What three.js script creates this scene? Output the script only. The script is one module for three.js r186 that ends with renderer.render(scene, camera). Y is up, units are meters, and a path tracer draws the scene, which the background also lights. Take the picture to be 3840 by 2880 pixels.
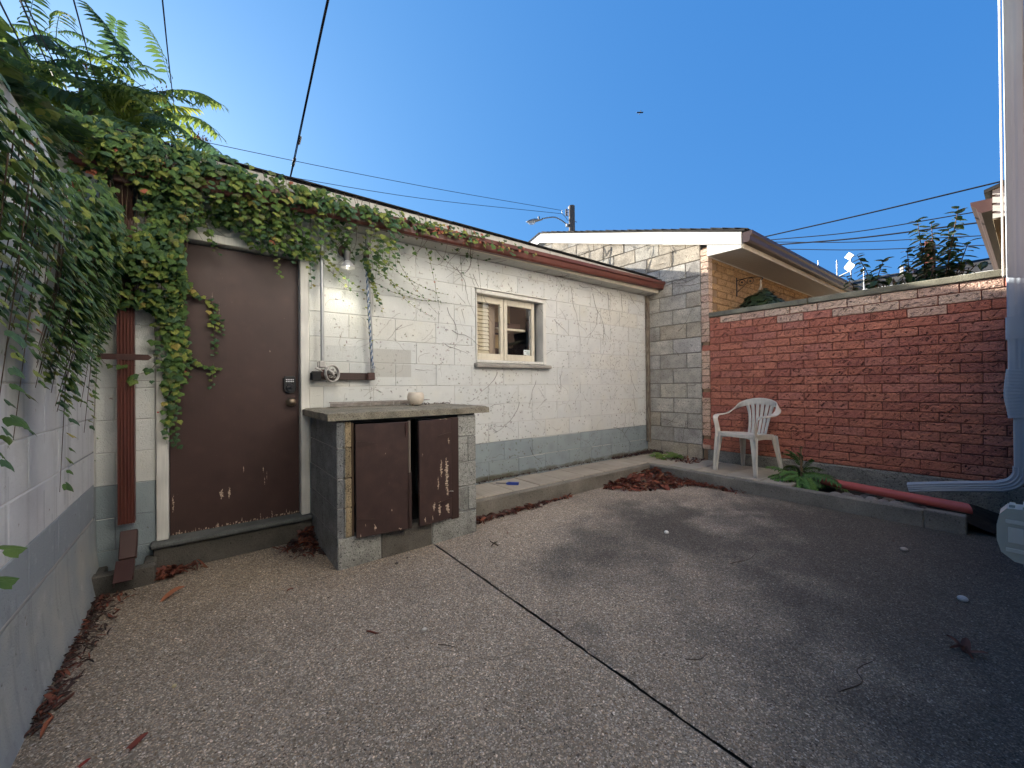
import * as THREE from 'three';
import { mergeGeometries } from 'three/addons/utils/BufferGeometryUtils.js';

// ------------------------------------------------------------------ camera, sky, sun, exposure
const scene = new THREE.Scene();
const camera = new THREE.PerspectiveCamera(87.168, 1024 / 768, 0.02, 600);
{
  const r = new THREE.Vector3(0.7911, -0.0090, 0.6116).normalize();
  const u = new THREE.Vector3(0.0040, 0.99996, 0.0092).normalize();
  const b = r.clone().cross(u).normalize(); u.copy(b.clone().cross(r));
  camera.quaternion.setFromRotationMatrix(new THREE.Matrix4().makeBasis(r, u, b));
  camera.position.set(0.517, 1.2, 3.54);
}
scene.add(camera);
const renderer = new THREE.WebGLRenderer({ antialias: true });
renderer.toneMapping = THREE.LinearToneMapping;
const EXPO = 5.0;
renderer.toneMappingExposure = EXPO;
renderer.shadowMap.enabled = true;

const toSun = new THREE.Vector3(-0.19, 0.285, -1).normalize();
const sun = new THREE.DirectionalLight(new THREE.Color().setRGB(1.0, 0.93, 0.83), 5);
sun.position.copy(toSun.clone().multiplyScalar(40)).add(new THREE.Vector3(3, 1, 1));
sun.target.position.set(3, 1, 1);
sun.castShadow = true; sun.shadow.mapSize.set(4096, 4096);
Object.assign(sun.shadow.camera, { left: -14, right: 14, top: 12, bottom: -12, near: 1, far: 90 });
scene.add(sun, sun.target);

{ // clear evening sky, paler towards the sun and the horizon
  const W = 1024, H = 512, d = new Float32Array(W * H * 4), k = 1.18 / EXPO;
  for (let j = 0; j < H; j++) {
    const el = ((j + 0.5) / H - 0.5) * Math.PI, y = Math.sin(el), c = Math.cos(el);
    for (let i = 0; i < W; i++) {
      const az = ((i + 0.5) / W - 0.5) * 2 * Math.PI, x = c * Math.cos(az), z = c * Math.sin(az);
      const g = Math.acos(Math.min(1, Math.max(-1, x * toSun.x + y * toSun.y + z * toSun.z)));
      const hor = Math.exp(-Math.max(0, el) / 0.42), near = Math.exp(-g / 0.62), glow = Math.exp(-g / 0.16);
      const t = Math.min(1.1, 0.60 * hor + 0.95 * near);
      let R = 0.012 + 0.150 * t, G = 0.140 + 0.325 * t, B = 0.49 + 0.45 * t;
      R += 0.9 * glow + 0.09 * near; G += 0.8 * glow + 0.13 * near; B += 0.6 * glow + 0.14 * near;
      if (el < 0) { const f = Math.min(1, -el / 0.05); R += (0.16 - R) * f; G += (0.15 - G) * f; B += (0.14 - B) * f; }
      const o = (j * W + i) * 4; d[o] = R * k; d[o + 1] = G * k; d[o + 2] = B * k; d[o + 3] = 1;
    }
  }
  const t = new THREE.DataTexture(d, W, H, THREE.RGBAFormat, THREE.FloatType);
  t.mapping = THREE.EquirectangularReflectionMapping; t.magFilter = t.minFilter = THREE.LinearFilter; t.needsUpdate = true;
  scene.background = t; scene.environment = t;
}

// ------------------------------------------------------------------ helpers
const V = (x, y, z) => new THREE.Vector3(x, y, z);
function rng(s) { let a = s >>> 0; return () => { a = (a + 0x6D2B79F5) | 0; let t = Math.imul(a ^ (a >>> 15), 1 | a); t = (t + Math.imul(t ^ (t >>> 7), 61 | t)) ^ t; return ((t ^ (t >>> 14)) >>> 0) / 4294967296; }; }
const lerp = (a, b, t) => a + (b - a) * t, clamp = (x, a = 0, b = 1) => Math.min(b, Math.max(a, x)), sm = (a, b, x) => { const t = clamp((x - a) / (b - a)); return t * t * (3 - 2 * t); };
const LAT = (() => { const r = rng(99), a = new Float32Array(65536); for (let i = 0; i < 65536; i++) a[i] = r(); return a; })();
function vn(x, y, per, s, py = per) { // periodic value noise
  const xi = Math.floor(x), yi = Math.floor(y), fx = x - xi, fy = y - yi, u = fx * fx * (3 - 2 * fx), v = fy * fy * (3 - 2 * fy);
  const m = (n, q) => ((n % q) + q) % q, x0 = m(xi, per), x1 = m(xi + 1, per), y0 = m(yi, py), y1 = m(yi + 1, py), h = (a, b) => LAT[(a * 7919 + b * 104729 + s * 31337) & 65535];
  return lerp(lerp(h(x0, y0), h(x1, y0), u), lerp(h(x0, y1), h(x1, y1), u), v);
}
function fbm(u, v, f, oct, s, gain = 0.5) { let a = 0, w = 1, t = 0; for (let i = 0; i < oct; i++) { a += w * vn(u * f, v * f, f, s + i); t += w; w *= gain; f *= 2; } return a / t; }
const noise2 = (x, z, f, oct, s) => { let a = 0, w = 1, t = 0; for (let i = 0; i < oct; i++) { a += w * vn(x * f + 500, z * f + 500, 4096, s + i); t += w; w *= 0.5; f *= 2; } return a / t; };
function canvasTex(w, h, draw, srgb = true) {
  const c = document.createElement('canvas'); c.width = w; c.height = h; draw(c.getContext('2d'), w, h);
  const t = new THREE.CanvasTexture(c); if (srgb) t.colorSpace = THREE.SRGBColorSpace;
  t.wrapS = t.wrapT = THREE.RepeatWrapping; t.anisotropy = 8; return t;
}
function dataTex(w, h, fn, srgb = true) { // fn -> value or [r,g,b], 0..1
  const d = new Uint8Array(w * h * 4);
  for (let j = 0; j < h; j++) for (let i = 0; i < w; i++) {
    const c = fn(i / w, j / h), o = (j * w + i) * 4, g = typeof c === 'number';
    d[o] = clamp(g ? c : c[0]) * 255; d[o + 1] = clamp(g ? c : c[1]) * 255; d[o + 2] = clamp(g ? c : c[2]) * 255; d[o + 3] = 255;
  }
  const t = new THREE.DataTexture(d, w, h); if (srgb) t.colorSpace = THREE.SRGBColorSpace;
  t.wrapS = t.wrapT = THREE.RepeatWrapping; t.magFilter = THREE.LinearFilter; t.minFilter = THREE.LinearMipmapLinearFilter; t.generateMipmaps = true; t.needsUpdate = true; return t;
}
const rep = (t, sx, sy, ox = 0, oy = 0) => { const c = t.clone(); c.repeat.set(1 / sx, 1 / sy); c.offset.set(ox, oy); c.needsUpdate = true; return c; };
const lin = (r, g, b) => new THREE.Color().setRGB(r, g, b), hex = (h) => new THREE.Color(h);
const mat = (color, rough = 0.85, o = {}) => new THREE.MeshStandardMaterial({ color, roughness: rough, metalness: 0, ...o });
const pmat = (o) => new THREE.MeshPhysicalMaterial(o);

const flat = (g) => { const n = g.index ? g.toNonIndexed() : g; for (const k of Object.keys(n.attributes)) if (!['position', 'normal', 'uv', 'color'].includes(k)) n.deleteAttribute(k); if (!n.attributes.uv) n.setAttribute('uv', new THREE.BufferAttribute(new Float32Array(n.attributes.position.count * 2), 2)); return n; };
const mrg = (l) => (l.length === 1 ? flat(l[0]) : mergeGeometries(l.map(flat), false));
function wuv(g, ox = 0, oy = 0) { // uv in metres from position and facing
  g = flat(g); const p = g.attributes.position, n = g.attributes.normal, u = new Float32Array(p.count * 2);
  for (let i = 0; i < p.count; i += 3) {
    let a = 0, b = 0, c = 0; for (let k = 0; k < 3; k++) { a += n.getX(i + k); b += n.getY(i + k); c += n.getZ(i + k); }
    a = Math.abs(a); b = Math.abs(b); c = Math.abs(c);
    for (let k = 0; k < 3; k++) {
      const q = i + k, x = p.getX(q), y = p.getY(q), z = p.getZ(q);
      if (a >= b && a >= c) { u[q * 2] = z + ox; u[q * 2 + 1] = y + oy; } else if (b >= c) { u[q * 2] = x + ox; u[q * 2 + 1] = z + oy; } else { u[q * 2] = x + ox; u[q * 2 + 1] = y + oy; }
    }
  }
  g.setAttribute('uv', new THREE.BufferAttribute(u, 2)); return g;
}
function cbox(w, h, d, c = 0.004) { // box with chamfered edges
  const X = w / 2, Y = h / 2, Z = d / 2; c = Math.min(c, X * 0.9, Y * 0.9, Z * 0.9);
  const P = (ax, sx, sy, sz) => [sx * (ax === 0 ? X : X - c), sy * (ax === 1 ? Y : Y - c), sz * (ax === 2 ? Z : Z - c)], t = [];
  const quad = (a, b, e, f) => t.push(a, b, e, a, e, f);
  for (const s of [-1, 1]) {
    for (const [ax, fn] of [[0, (p, q) => P(0, s, p, q)], [1, (p, q) => P(1, p, s, q)], [2, (p, q) => P(2, p, q, s)]]) quad(fn(-1, -1), fn(1, -1), fn(1, 1), fn(-1, 1));
    for (const q of [-1, 1]) {
      quad(P(0, s, q, -1), P(0, s, q, 1), P(1, s, q, 1), P(1, s, q, -1));
      quad(P(0, s, -1, q), P(0, s, 1, q), P(2, s, 1, q), P(2, s, -1, q));
      quad(P(1, -1, s, q), P(1, 1, s, q), P(2, 1, s, q), P(2, -1, s, q));
      for (const r of [-1, 1]) t.push(P(0, s, q, r), P(1, s, q, r), P(2, s, q, r));
    }
  }
  for (let i = 0; i < t.length; i += 3) { // outward winding
    const [a, b, e] = [t[i], t[i + 1], t[i + 2]], u = [b[0] - a[0], b[1] - a[1], b[2] - a[2]], v = [e[0] - a[0], e[1] - a[1], e[2] - a[2]];
    const n = [u[1] * v[2] - u[2] * v[1], u[2] * v[0] - u[0] * v[2], u[0] * v[1] - u[1] * v[0]];
    if (n[0] * (a[0] + b[0] + e[0]) + n[1] * (a[1] + b[1] + e[1]) + n[2] * (a[2] + b[2] + e[2]) < 0) { t[i + 1] = e; t[i + 2] = b; }
  }
  const g = new THREE.BufferGeometry(); g.setAttribute('position', new THREE.Float32BufferAttribute(t.flat(), 3)); g.computeVertexNormals(); return wuv(g);
}
const at = (g, x, y, z) => g.translate(x, y, z);
const B = (x0, x1, y0, y1, z0, z1, c = 0.003, u = 0, v = 0) => wuv(cbox(x1 - x0, y1 - y0, z1 - z0, c).translate((x0 + x1) / 2, (y0 + y1) / 2, (z0 + z1) / 2), u, v);
function prismX(pts, x0, x1) { // polygon of [z, y], extruded along x
  const s = new THREE.Shape(pts.map(([z, y]) => new THREE.Vector2(-z, y)));
  return wuv(new THREE.ExtrudeGeometry(s, { depth: x1 - x0, bevelEnabled: false, curveSegments: 6 }).rotateY(Math.PI / 2).translate(x0, 0, 0));
}
function prismZ(pts, z0, z1, bev = 0) { // polygon of [x, y], extruded along z
  const s = new THREE.Shape(pts.map(([x, y]) => new THREE.Vector2(x, y)));
  return wuv(new THREE.ExtrudeGeometry(s, { depth: z1 - z0, bevelEnabled: bev > 0, bevelSize: bev, bevelThickness: bev, bevelSegments: 2, curveSegments: 8 }).translate(0, 0, z0));
}
function tube(pts, r, seg = 0, rad = 6, taper = 1) { // tapering tube along a curve
  const c = new THREE.CatmullRomCurve3(pts.map((p) => (p.isVector3 ? p : V(...p)))), n = seg || Math.max(2, pts.length * 3), g = new THREE.TubeGeometry(c, n, r, rad, false);
  if (taper !== 1) { const p = g.attributes.position; for (let i = 0; i <= n; i++) { const o = c.getPointAt(i / n), k = lerp(1, taper, i / n); for (let j = 0; j <= rad; j++) { const q = i * (rad + 1) + j; p.setXYZ(q, o.x + (p.getX(q) - o.x) * k, o.y + (p.getY(q) - o.y) * k, o.z + (p.getZ(q) - o.z) * k); } } }
  return flat(g);
}
const lathe = (pts, seg = 24) => flat(new THREE.LatheGeometry(pts.map(([r, y]) => new THREE.Vector2(r, y)), seg));
const cyl = (r0, r1, h, seg = 20) => flat(new THREE.CylinderGeometry(r0, r1, h, seg));
function ribbon(pts, seg) { // swept rounded band: rows of [x,y,z, sx,sy,sz (across), width, thickness]
  const cu = new THREE.CatmullRomCurve3(pts.map((p) => V(p[0], p[1], p[2]))), K = 10, pos = [], idx = [];
  for (let i = 0; i <= seg; i++) {
    const f = i / seg, q = f * (pts.length - 1), a = Math.min(pts.length - 2, Math.floor(q)), w = q - a, L = (k) => lerp(pts[a][k], pts[a + 1][k], w);
    const o = cu.getPoint(f), T = cu.getTangent(f), s = V(L(3), L(4), L(5)); s.addScaledVector(T, -s.dot(T)).normalize(); const n = T.clone().cross(s), hw = L(6) / 2, ht = L(7) / 2;
    for (let k = 0; k < K; k++) { const th = (k / K) * 2 * Math.PI, cx = Math.sign(Math.cos(th)) * Math.pow(Math.abs(Math.cos(th)), 0.4), cy = Math.sign(Math.sin(th)) * Math.pow(Math.abs(Math.sin(th)), 0.6); const v = o.clone().addScaledVector(s, cx * hw).addScaledVector(n, cy * ht); pos.push(v.x, v.y, v.z); }
  }
  for (let i = 0; i < seg; i++) for (let k = 0; k < K; k++) { const a = i * K + k, b = i * K + ((k + 1) % K); idx.push(a, a + K, b, b, a + K, b + K); }
  for (const e of [0, seg]) for (let k = 1; k < K - 1; k++) idx.push(e * K, e * K + k, e * K + k + 1);
  const g = new THREE.BufferGeometry(); g.setAttribute('position', new THREE.Float32BufferAttribute(pos, 3)); g.setIndex(idx); g.computeVertexNormals(); return wuv(g);
}
function subRects(r, holes) { // [a0,a1,b0,b1] less the holes
  let l = [r];
  for (const h of holes) { const n = []; for (const [a0, a1, b0, b1] of l) { if (a1 <= h[0] || a0 >= h[1] || b1 <= h[2] || b0 >= h[3]) { n.push([a0, a1, b0, b1]); continue; } if (a0 < h[0]) n.push([a0, h[0], b0, b1]); if (a1 > h[1]) n.push([h[1], a1, b0, b1]); const x0 = Math.max(a0, h[0]), x1 = Math.min(a1, h[1]); if (b0 < h[2]) n.push([x0, x1, b0, h[2]]); if (b1 > h[3]) n.push([x0, x1, h[3], b1]); } l = n; }
  return l.filter(([a, b, c, d]) => b - a > 0.012 && d - c > 0.012);
}
function clipPoly(p, a, b, c) { const o = [], s = (q) => a * q[0] + b * q[1] - c; for (let i = 0; i < p.length; i++) { const u = p[i], v = p[(i + 1) % p.length], su = s(u), sv = s(v); if (su <= 0) o.push(u); if ((su < 0 && sv > 0) || (su > 0 && sv < 0)) { const t = su / (su - sv); o.push([lerp(u[0], v[0], t), lerp(u[1], v[1], t)]); } } return o; }

const used = {};
const numbered = (n) => { used[n] = (used[n] || 0) + 1; return used[n] === 1 ? n : n + '_' + String(used[n] - 1).padStart(3, '0'); };
function tag(o, label, category, group) { o.userData.label = label; o.userData.category = category; if (group) o.userData.group = group; return o; }
function thing(name, label, category, p = [0, 0, 0], group) { const o = new THREE.Group(); o.name = numbered(name); o.position.set(...p); scene.add(o); return tag(o, label, category, group); }
function part(name, g, m, parent, label) { const o = new THREE.Mesh(Array.isArray(g) ? mrg(g) : g, m); o.name = name; parent.add(o); if (label) o.userData.label = label; return o; }
function solo(name, g, m, label, category, p, group) { const o = new THREE.Mesh(Array.isArray(g) ? mrg(g) : g, m); o.name = numbered(name); if (p) o.position.set(...p); scene.add(o); return tag(o, label, category, group); }
function struct(name, g, m) { const o = new THREE.Mesh(Array.isArray(g) ? mrg(g) : g, m); o.name = numbered(name); o.userData.kind = 'structure'; scene.add(o); return o; }
const stuff = (o) => { o.userData.kind = 'stuff'; return o; };
const gy = (x) => 0.0125 * x; // the slab falls gently towards the left wall

// ------------------------------------------------------------------ textures and materials
const grey = (v, a = 1) => `rgba(${v | 0},${v | 0},${v | 0},${a})`;
const tGround = canvasTex(2048, 2048, (c, W, H) => { // exposed aggregate, 1.7 m square
  const r = rng(5); c.fillStyle = 'rgb(116,111,104)'; c.fillRect(0, 0, W, H);
  const dot = (x, y, a, b, th, col) => { for (const dx of [-W, 0, W]) for (const dy of [-H, 0, H]) { if (x + dx < -30 || x + dx > W + 30 || y + dy < -30 || y + dy > H + 30) continue; c.fillStyle = col; c.beginPath(); c.ellipse(x + dx, y + dy, a, b, th, 0, 7); c.fill(); } };
  const tone = () => { const q = r(), v = q < 0.09 ? 62 + 26 * r() : q < 0.26 ? 90 + 24 * r() : q < 0.80 ? 118 + 40 * r() : q < 0.965 ? 156 + 24 * r() : 186 + 30 * r(), w = 5 + 14 * (r() - 0.3); return `rgb(${(v + w) | 0},${v | 0},${(v - w * 1.1) | 0})`; };
  for (let i = 0; i < 52000; i++) { const s = 1.6 + 3.4 * r(); dot(r() * W, r() * H, s * (0.9 + 0.6 * r()), s * 0.8, r() * 3, tone()); }
  for (let i = 0; i < 24000; i++) { const s = 3.4 + 4.4 * r() * r(); dot(r() * W, r() * H, s * (1 + 0.5 * r()), s * 0.85, r() * 3, tone()); }
  for (let i = 0; i < 42000; i++) dot(r() * W, r() * H, 0.9 + 2.2 * r(), 0.8 + 1.3 * r(), r() * 3, `rgba(48,46,44,${0.25 + 0.45 * r()})`);
  for (let i = 0; i < 3600; i++) dot(r() * W, r() * H, 0.9 + 2.2 * r() * r(), 0.9 + r(), r() * 3, `rgba(232,230,222,${0.5 + 0.4 * r()})`);
});
const tConc = dataTex(1024, 1024, (u, v) => { const a = fbm(u, v, 6, 5, 3), b = vn(u * 256, v * 256, 256, 7), p = vn(u * 128, v * 128, 128, 9); let k = 0.62 + 0.34 * a + 0.14 * (b - 0.5); if (p > 0.86) k -= (p - 0.86) * 2.2; return [k, k * 0.985, k * 0.955]; });
const tBlock = dataTex(1024, 1024, (u, v) => { const a = fbm(u, v, 8, 6, 23, 0.6), b = fbm(u, v, 128, 2, 31), s = fbm(u, v, 3, 3, 41); let k = 0.7 + 0.3 * (a - 0.3) + 0.22 * (b - 0.5); if (b < 0.3) k -= (0.3 - b) * 2.2; k *= 0.86 + 0.24 * s; return [k, k * 0.985, k * 0.95]; });
const tBrick = dataTex(1024, 1024, (u, v) => { // rustic dragged face: wandering level ridges with crevice shade darkened into the colour, 0.8 m square
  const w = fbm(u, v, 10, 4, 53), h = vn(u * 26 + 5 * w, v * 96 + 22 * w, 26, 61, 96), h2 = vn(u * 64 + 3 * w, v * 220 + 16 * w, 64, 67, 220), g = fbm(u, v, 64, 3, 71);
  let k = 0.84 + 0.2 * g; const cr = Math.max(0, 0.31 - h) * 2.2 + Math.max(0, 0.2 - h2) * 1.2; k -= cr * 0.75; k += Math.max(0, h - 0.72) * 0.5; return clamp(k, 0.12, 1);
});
const tWood = dataTex(512, 512, (u, v) => { const a = fbm(u, v, 4, 4, 83), g = vn(u * 90, v * 5, 90, 87, 5), k = 0.84 + 0.14 * a + 0.06 * (g - 0.5); return [k, k, k * 0.99]; });
const tRoof = dataTex(512, 512, (u, v) => { const g = fbm(u, v, 64, 3, 93), t = vn(u * 9, Math.floor(v * 8) * 3, 9, 95, 24); return 0.5 + 0.35 * g + 0.25 * (t - 0.5); });

// painted block walls: dirt, old creeper footprints and tendrils (0.6 m of grey-blue skirting paint)
function footprints(c, n, r, X, Y, dens) {
  for (let i = 0; i < n; i++) {
    let x, y, t = 0; do { x = r(); y = r(); } while (r() > dens(x, y) && t++ < 20);
    c.save(); c.translate(x * X, y * Y); c.rotate(r() * 6.28); const a = 0.22 + 0.45 * r(), m = 2 + (r() * 5 | 0); c.strokeStyle = c.fillStyle = `rgba(${70 + 40 * r() | 0},${64 + 34 * r() | 0},${56 + 24 * r() | 0},${a})`; c.lineWidth = 0.7 + 0.8 * r();
    for (let k = 0; k < m; k++) { c.beginPath(); c.moveTo(0, 0); c.lineTo((r() - 0.5) * 7, (r() - 0.5) * 7); c.stroke(); if (r() < 0.4) c.fillRect((r() - 0.5) * 8, (r() - 0.5) * 8, 1.6, 1.6); }
    c.restore();
  }
}
const blotch = (c, n, r, W, H, cols, s0, s1) => { for (let i = 0; i < n; i++) { const x = r() * W, y = r() * H, s = s0 + (s1 - s0) * r() * r(), g = c.createRadialGradient(x, y, 0, x, y, s), k = cols[(r() * cols.length) | 0]; g.addColorStop(0, `rgba(${k})`); g.addColorStop(1, `rgba(${k.split(',').slice(0, 3).join(',')},0)`); c.fillStyle = g; c.fillRect(x - s, y - s, 2 * s, 2 * s); } };
const tWall = canvasTex(2048, 1024, (c, W, H) => { // 6 m x 3 m
  const r = rng(17), Y = (m) => H * (1 - m / 3), X = (m) => ((m + 0.1) / 6) * W;
  c.fillStyle = 'rgb(229,229,223)'; c.fillRect(0, 0, W, H);
  blotch(c, 900, r, W, H, ['246,245,240,.30', '208,208,204,.22', '226,222,204,.30', '196,198,198,.16', '240,236,222,.3'], 8, 90);
  blotch(c, 1500, r, W, H, ['190,190,184,.16', '250,249,245,.26', '176,178,176,.10'], 3, 26);
  for (let i = 0; i < 2600; i++) { c.fillStyle = `rgba(${r() < 0.6 ? '160,160,154' : '250,249,244'},${0.1 + 0.2 * r()})`; c.fillRect(r() * W, r() * H, 3 + 14 * r(), 0.8 + 1.2 * r()); }
  c.fillStyle = 'rgb(158,169,171)'; c.fillRect(0, Y(0.603), W, H);
  c.globalAlpha = 0.9; blotch(c, 300, r, W, 0.2 * H, ['0,0,0,0'], 2, 3); c.globalAlpha = 1;
  for (let i = 0; i < 500; i++) { const x = r() * W, y = Y(0.6 * r()), s = 4 + 40 * r(), g = c.createRadialGradient(x, y, 0, x, y, s), k = r() < 0.5 ? '128,138,138' : '168,180,180'; g.addColorStop(0, `rgba(${k},.22)`); g.addColorStop(1, `rgba(${k},0)`); c.fillStyle = g; c.fillRect(x - s, Math.max(y - s, Y(0.6)), 2 * s, 2 * s); }
  c.fillStyle = 'rgba(88,84,66,.16)'; for (let i = 0; i < 160; i++) { const x = X(2.2 + 3.6 * r()), s = 8 + 26 * r(); c.beginPath(); c.ellipse(x, Y(0.22), s, 5 + 8 * r(), 0, 0, 7); c.fill(); }
  footprints(c, 3600, r, W, H, (x, yy) => { const m = x * 6 - 0.1; return (m < 1.25 ? 0.03 : m < 2.3 ? 0.3 : 0.5 + 0.4 * sm(4, 5.4, m)) * (0.35 + 1.1 * sm(0.4, 0.62, noise2(x * 6, yy * 3, 2.2, 3, 3))); });
  c.lineWidth = 1; for (let i = 0; i < 120; i++) { let x = X(1.4 + 4.4 * r()), y = Y(0.3 + 2.2 * r()), a = r() * 6.28; c.strokeStyle = `rgba(94,84,70,${0.3 + 0.35 * r()})`; c.beginPath(); c.moveTo(x, y); for (let k = 0; k < 12; k++) { a += (r() - 0.5) * 0.9; x += Math.cos(a) * 5; y += Math.sin(a) * 5; c.lineTo(x, y); } c.stroke(); }
  for (const [x0, y0, x1, y1, col] of [[1.72, 1.29, 2.07, 1.54, 'rgba(190,186,174,.55)'], [1.33, 1.32, 1.62, 1.55, 'rgba(205,206,202,.5)']]) { c.fillStyle = col; c.fillRect(X(x0), Y(y1), X(x1) - X(x0), Y(y0) - Y(y1)); }
});
const tLeft = canvasTex(1536, 1024, (c, W, H) => { // 3.6 m x 2.4 m
  const r = rng(29), Y = (m) => H * (1 - m / 2.4);
  c.fillStyle = 'rgb(222,223,224)'; c.fillRect(0, 0, W, H);
  blotch(c, 700, r, W, H, ['246,246,248,.34', '190,190,196,.26', '214,210,204,.26', '176,178,186,.16'], 8, 80);
  for (let i = 0; i < 130; i++) { const x = r() * W, y0 = r() * H * 0.8, l = 80 + 420 * r(), w = 3 + 16 * r() * r(), g = c.createLinearGradient(x - w, 0, x + w, 0), a = 0.10 + 0.26 * r() * r(), k = r() < 0.7 ? '112,112,112' : '248,248,250'; g.addColorStop(0, `rgba(${k},0)`); g.addColorStop(0.5, `rgba(${k},${a})`); g.addColorStop(1, `rgba(${k},0)`); c.fillStyle = g; c.fillRect(x - w, y0, 2 * w, l); }
  c.fillStyle = 'rgba(152,161,168,.9)'; c.fillRect(0, Y(0.617), W, H);
  for (let i = 0; i < 700; i++) { const x = r() * W, q = r(), y = Y(0.41 * q + 0.02), s = 10 + 60 * r(), g = c.createRadialGradient(x, y, 0, x, y, s), k = r() < 0.55 ? '196,196,186' : '150,160,170'; g.addColorStop(0, `rgba(${k},.32)`); g.addColorStop(1, `rgba(${k},0)`); c.fillStyle = g; c.fillRect(x - s, Math.max(Y(0.42), y - s), 2 * s, 2 * s); }
  for (let i = 0; i < 90; i++) { const x = r() * W, y0 = Y(0.62 * r()), l = 30 + 150 * r(), w = 3 + 12 * r(), g = c.createLinearGradient(x - w, 0, x + w, 0); g.addColorStop(0, 'rgba(100,104,108,0)'); g.addColorStop(0.5, 'rgba(100,104,108,.18)'); g.addColorStop(1, 'rgba(100,104,108,0)'); c.fillStyle = g; c.fillRect(x - w, y0, 2 * w, l); }
  footprints(c, 170, r, W, H, () => 1); blotch(c, 1600, r, W, H, ['170,172,176,.14', '252,252,252,.2'], 2, 14);
});
function brownPaint(W, H, seed, chips, base = [66, 46, 41]) {
  return canvasTex(W, H, (c) => {
    const r = rng(seed); c.fillStyle = `rgb(${base})`; c.fillRect(0, 0, W, H);
    blotch(c, 200, r, W, H, ['84,60,53,.26', '50,34,30,.26', '98,74,66,.12'], 10, 120);
    for (let i = 0; i < 900; i++) { c.fillStyle = `rgba(${r() < 0.5 ? '96,70,62' : '44,30,26'},${0.05 + 0.12 * r()})`; c.fillRect(r() * W, r() * H, 0.8 + r(), 20 + 130 * r()); }
    for (const [x, y, w, h] of chips) { // flaked paint showing pale undercoat, torn along the grain
      const X = x * W, Y = y * H, n = Math.max(3, (h * H) / 7 | 0);
      for (let k = 0; k < n; k++) { const q = (k + r()) / n, ww = w * W * 0.55 * (0.15 + 0.85 * Math.sin(Math.PI * clamp(q, 0.05, 0.95))) * (0.5 + 0.6 * r()), v = 168 + 50 * r(); c.fillStyle = `rgb(${v | 0},${v * 0.9 | 0},${v * 0.78 | 0})`; c.fillRect(X - ww / 2 + (r() - 0.5) * w * W * 0.35, Y + q * h * H, ww, 4 + 9 * r()); if (r() < 0.3) { c.fillStyle = 'rgba(70,48,40,.8)'; c.fillRect(X + (r() - 0.5) * ww, Y + q * h * H, 2, 8 * r() + 3); } }
    }
    for (let i = 0; i < 40; i++) { c.fillStyle = `rgba(196,180,160,${0.3 + 0.5 * r()})`; c.fillRect(r() * W, r() * H, 1 + 1.4 * r(), 1 + 3 * r()); }
  });
}
const edge = (n, y, h, seed) => { const r = rng(seed), o = []; for (let i = 0; i < n; i++) o.push([(i + r()) / n, y - h * r() * 0.6, 0.008 + 0.02 * r(), h * (0.4 + 0.8 * r())]); return o; };

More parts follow.
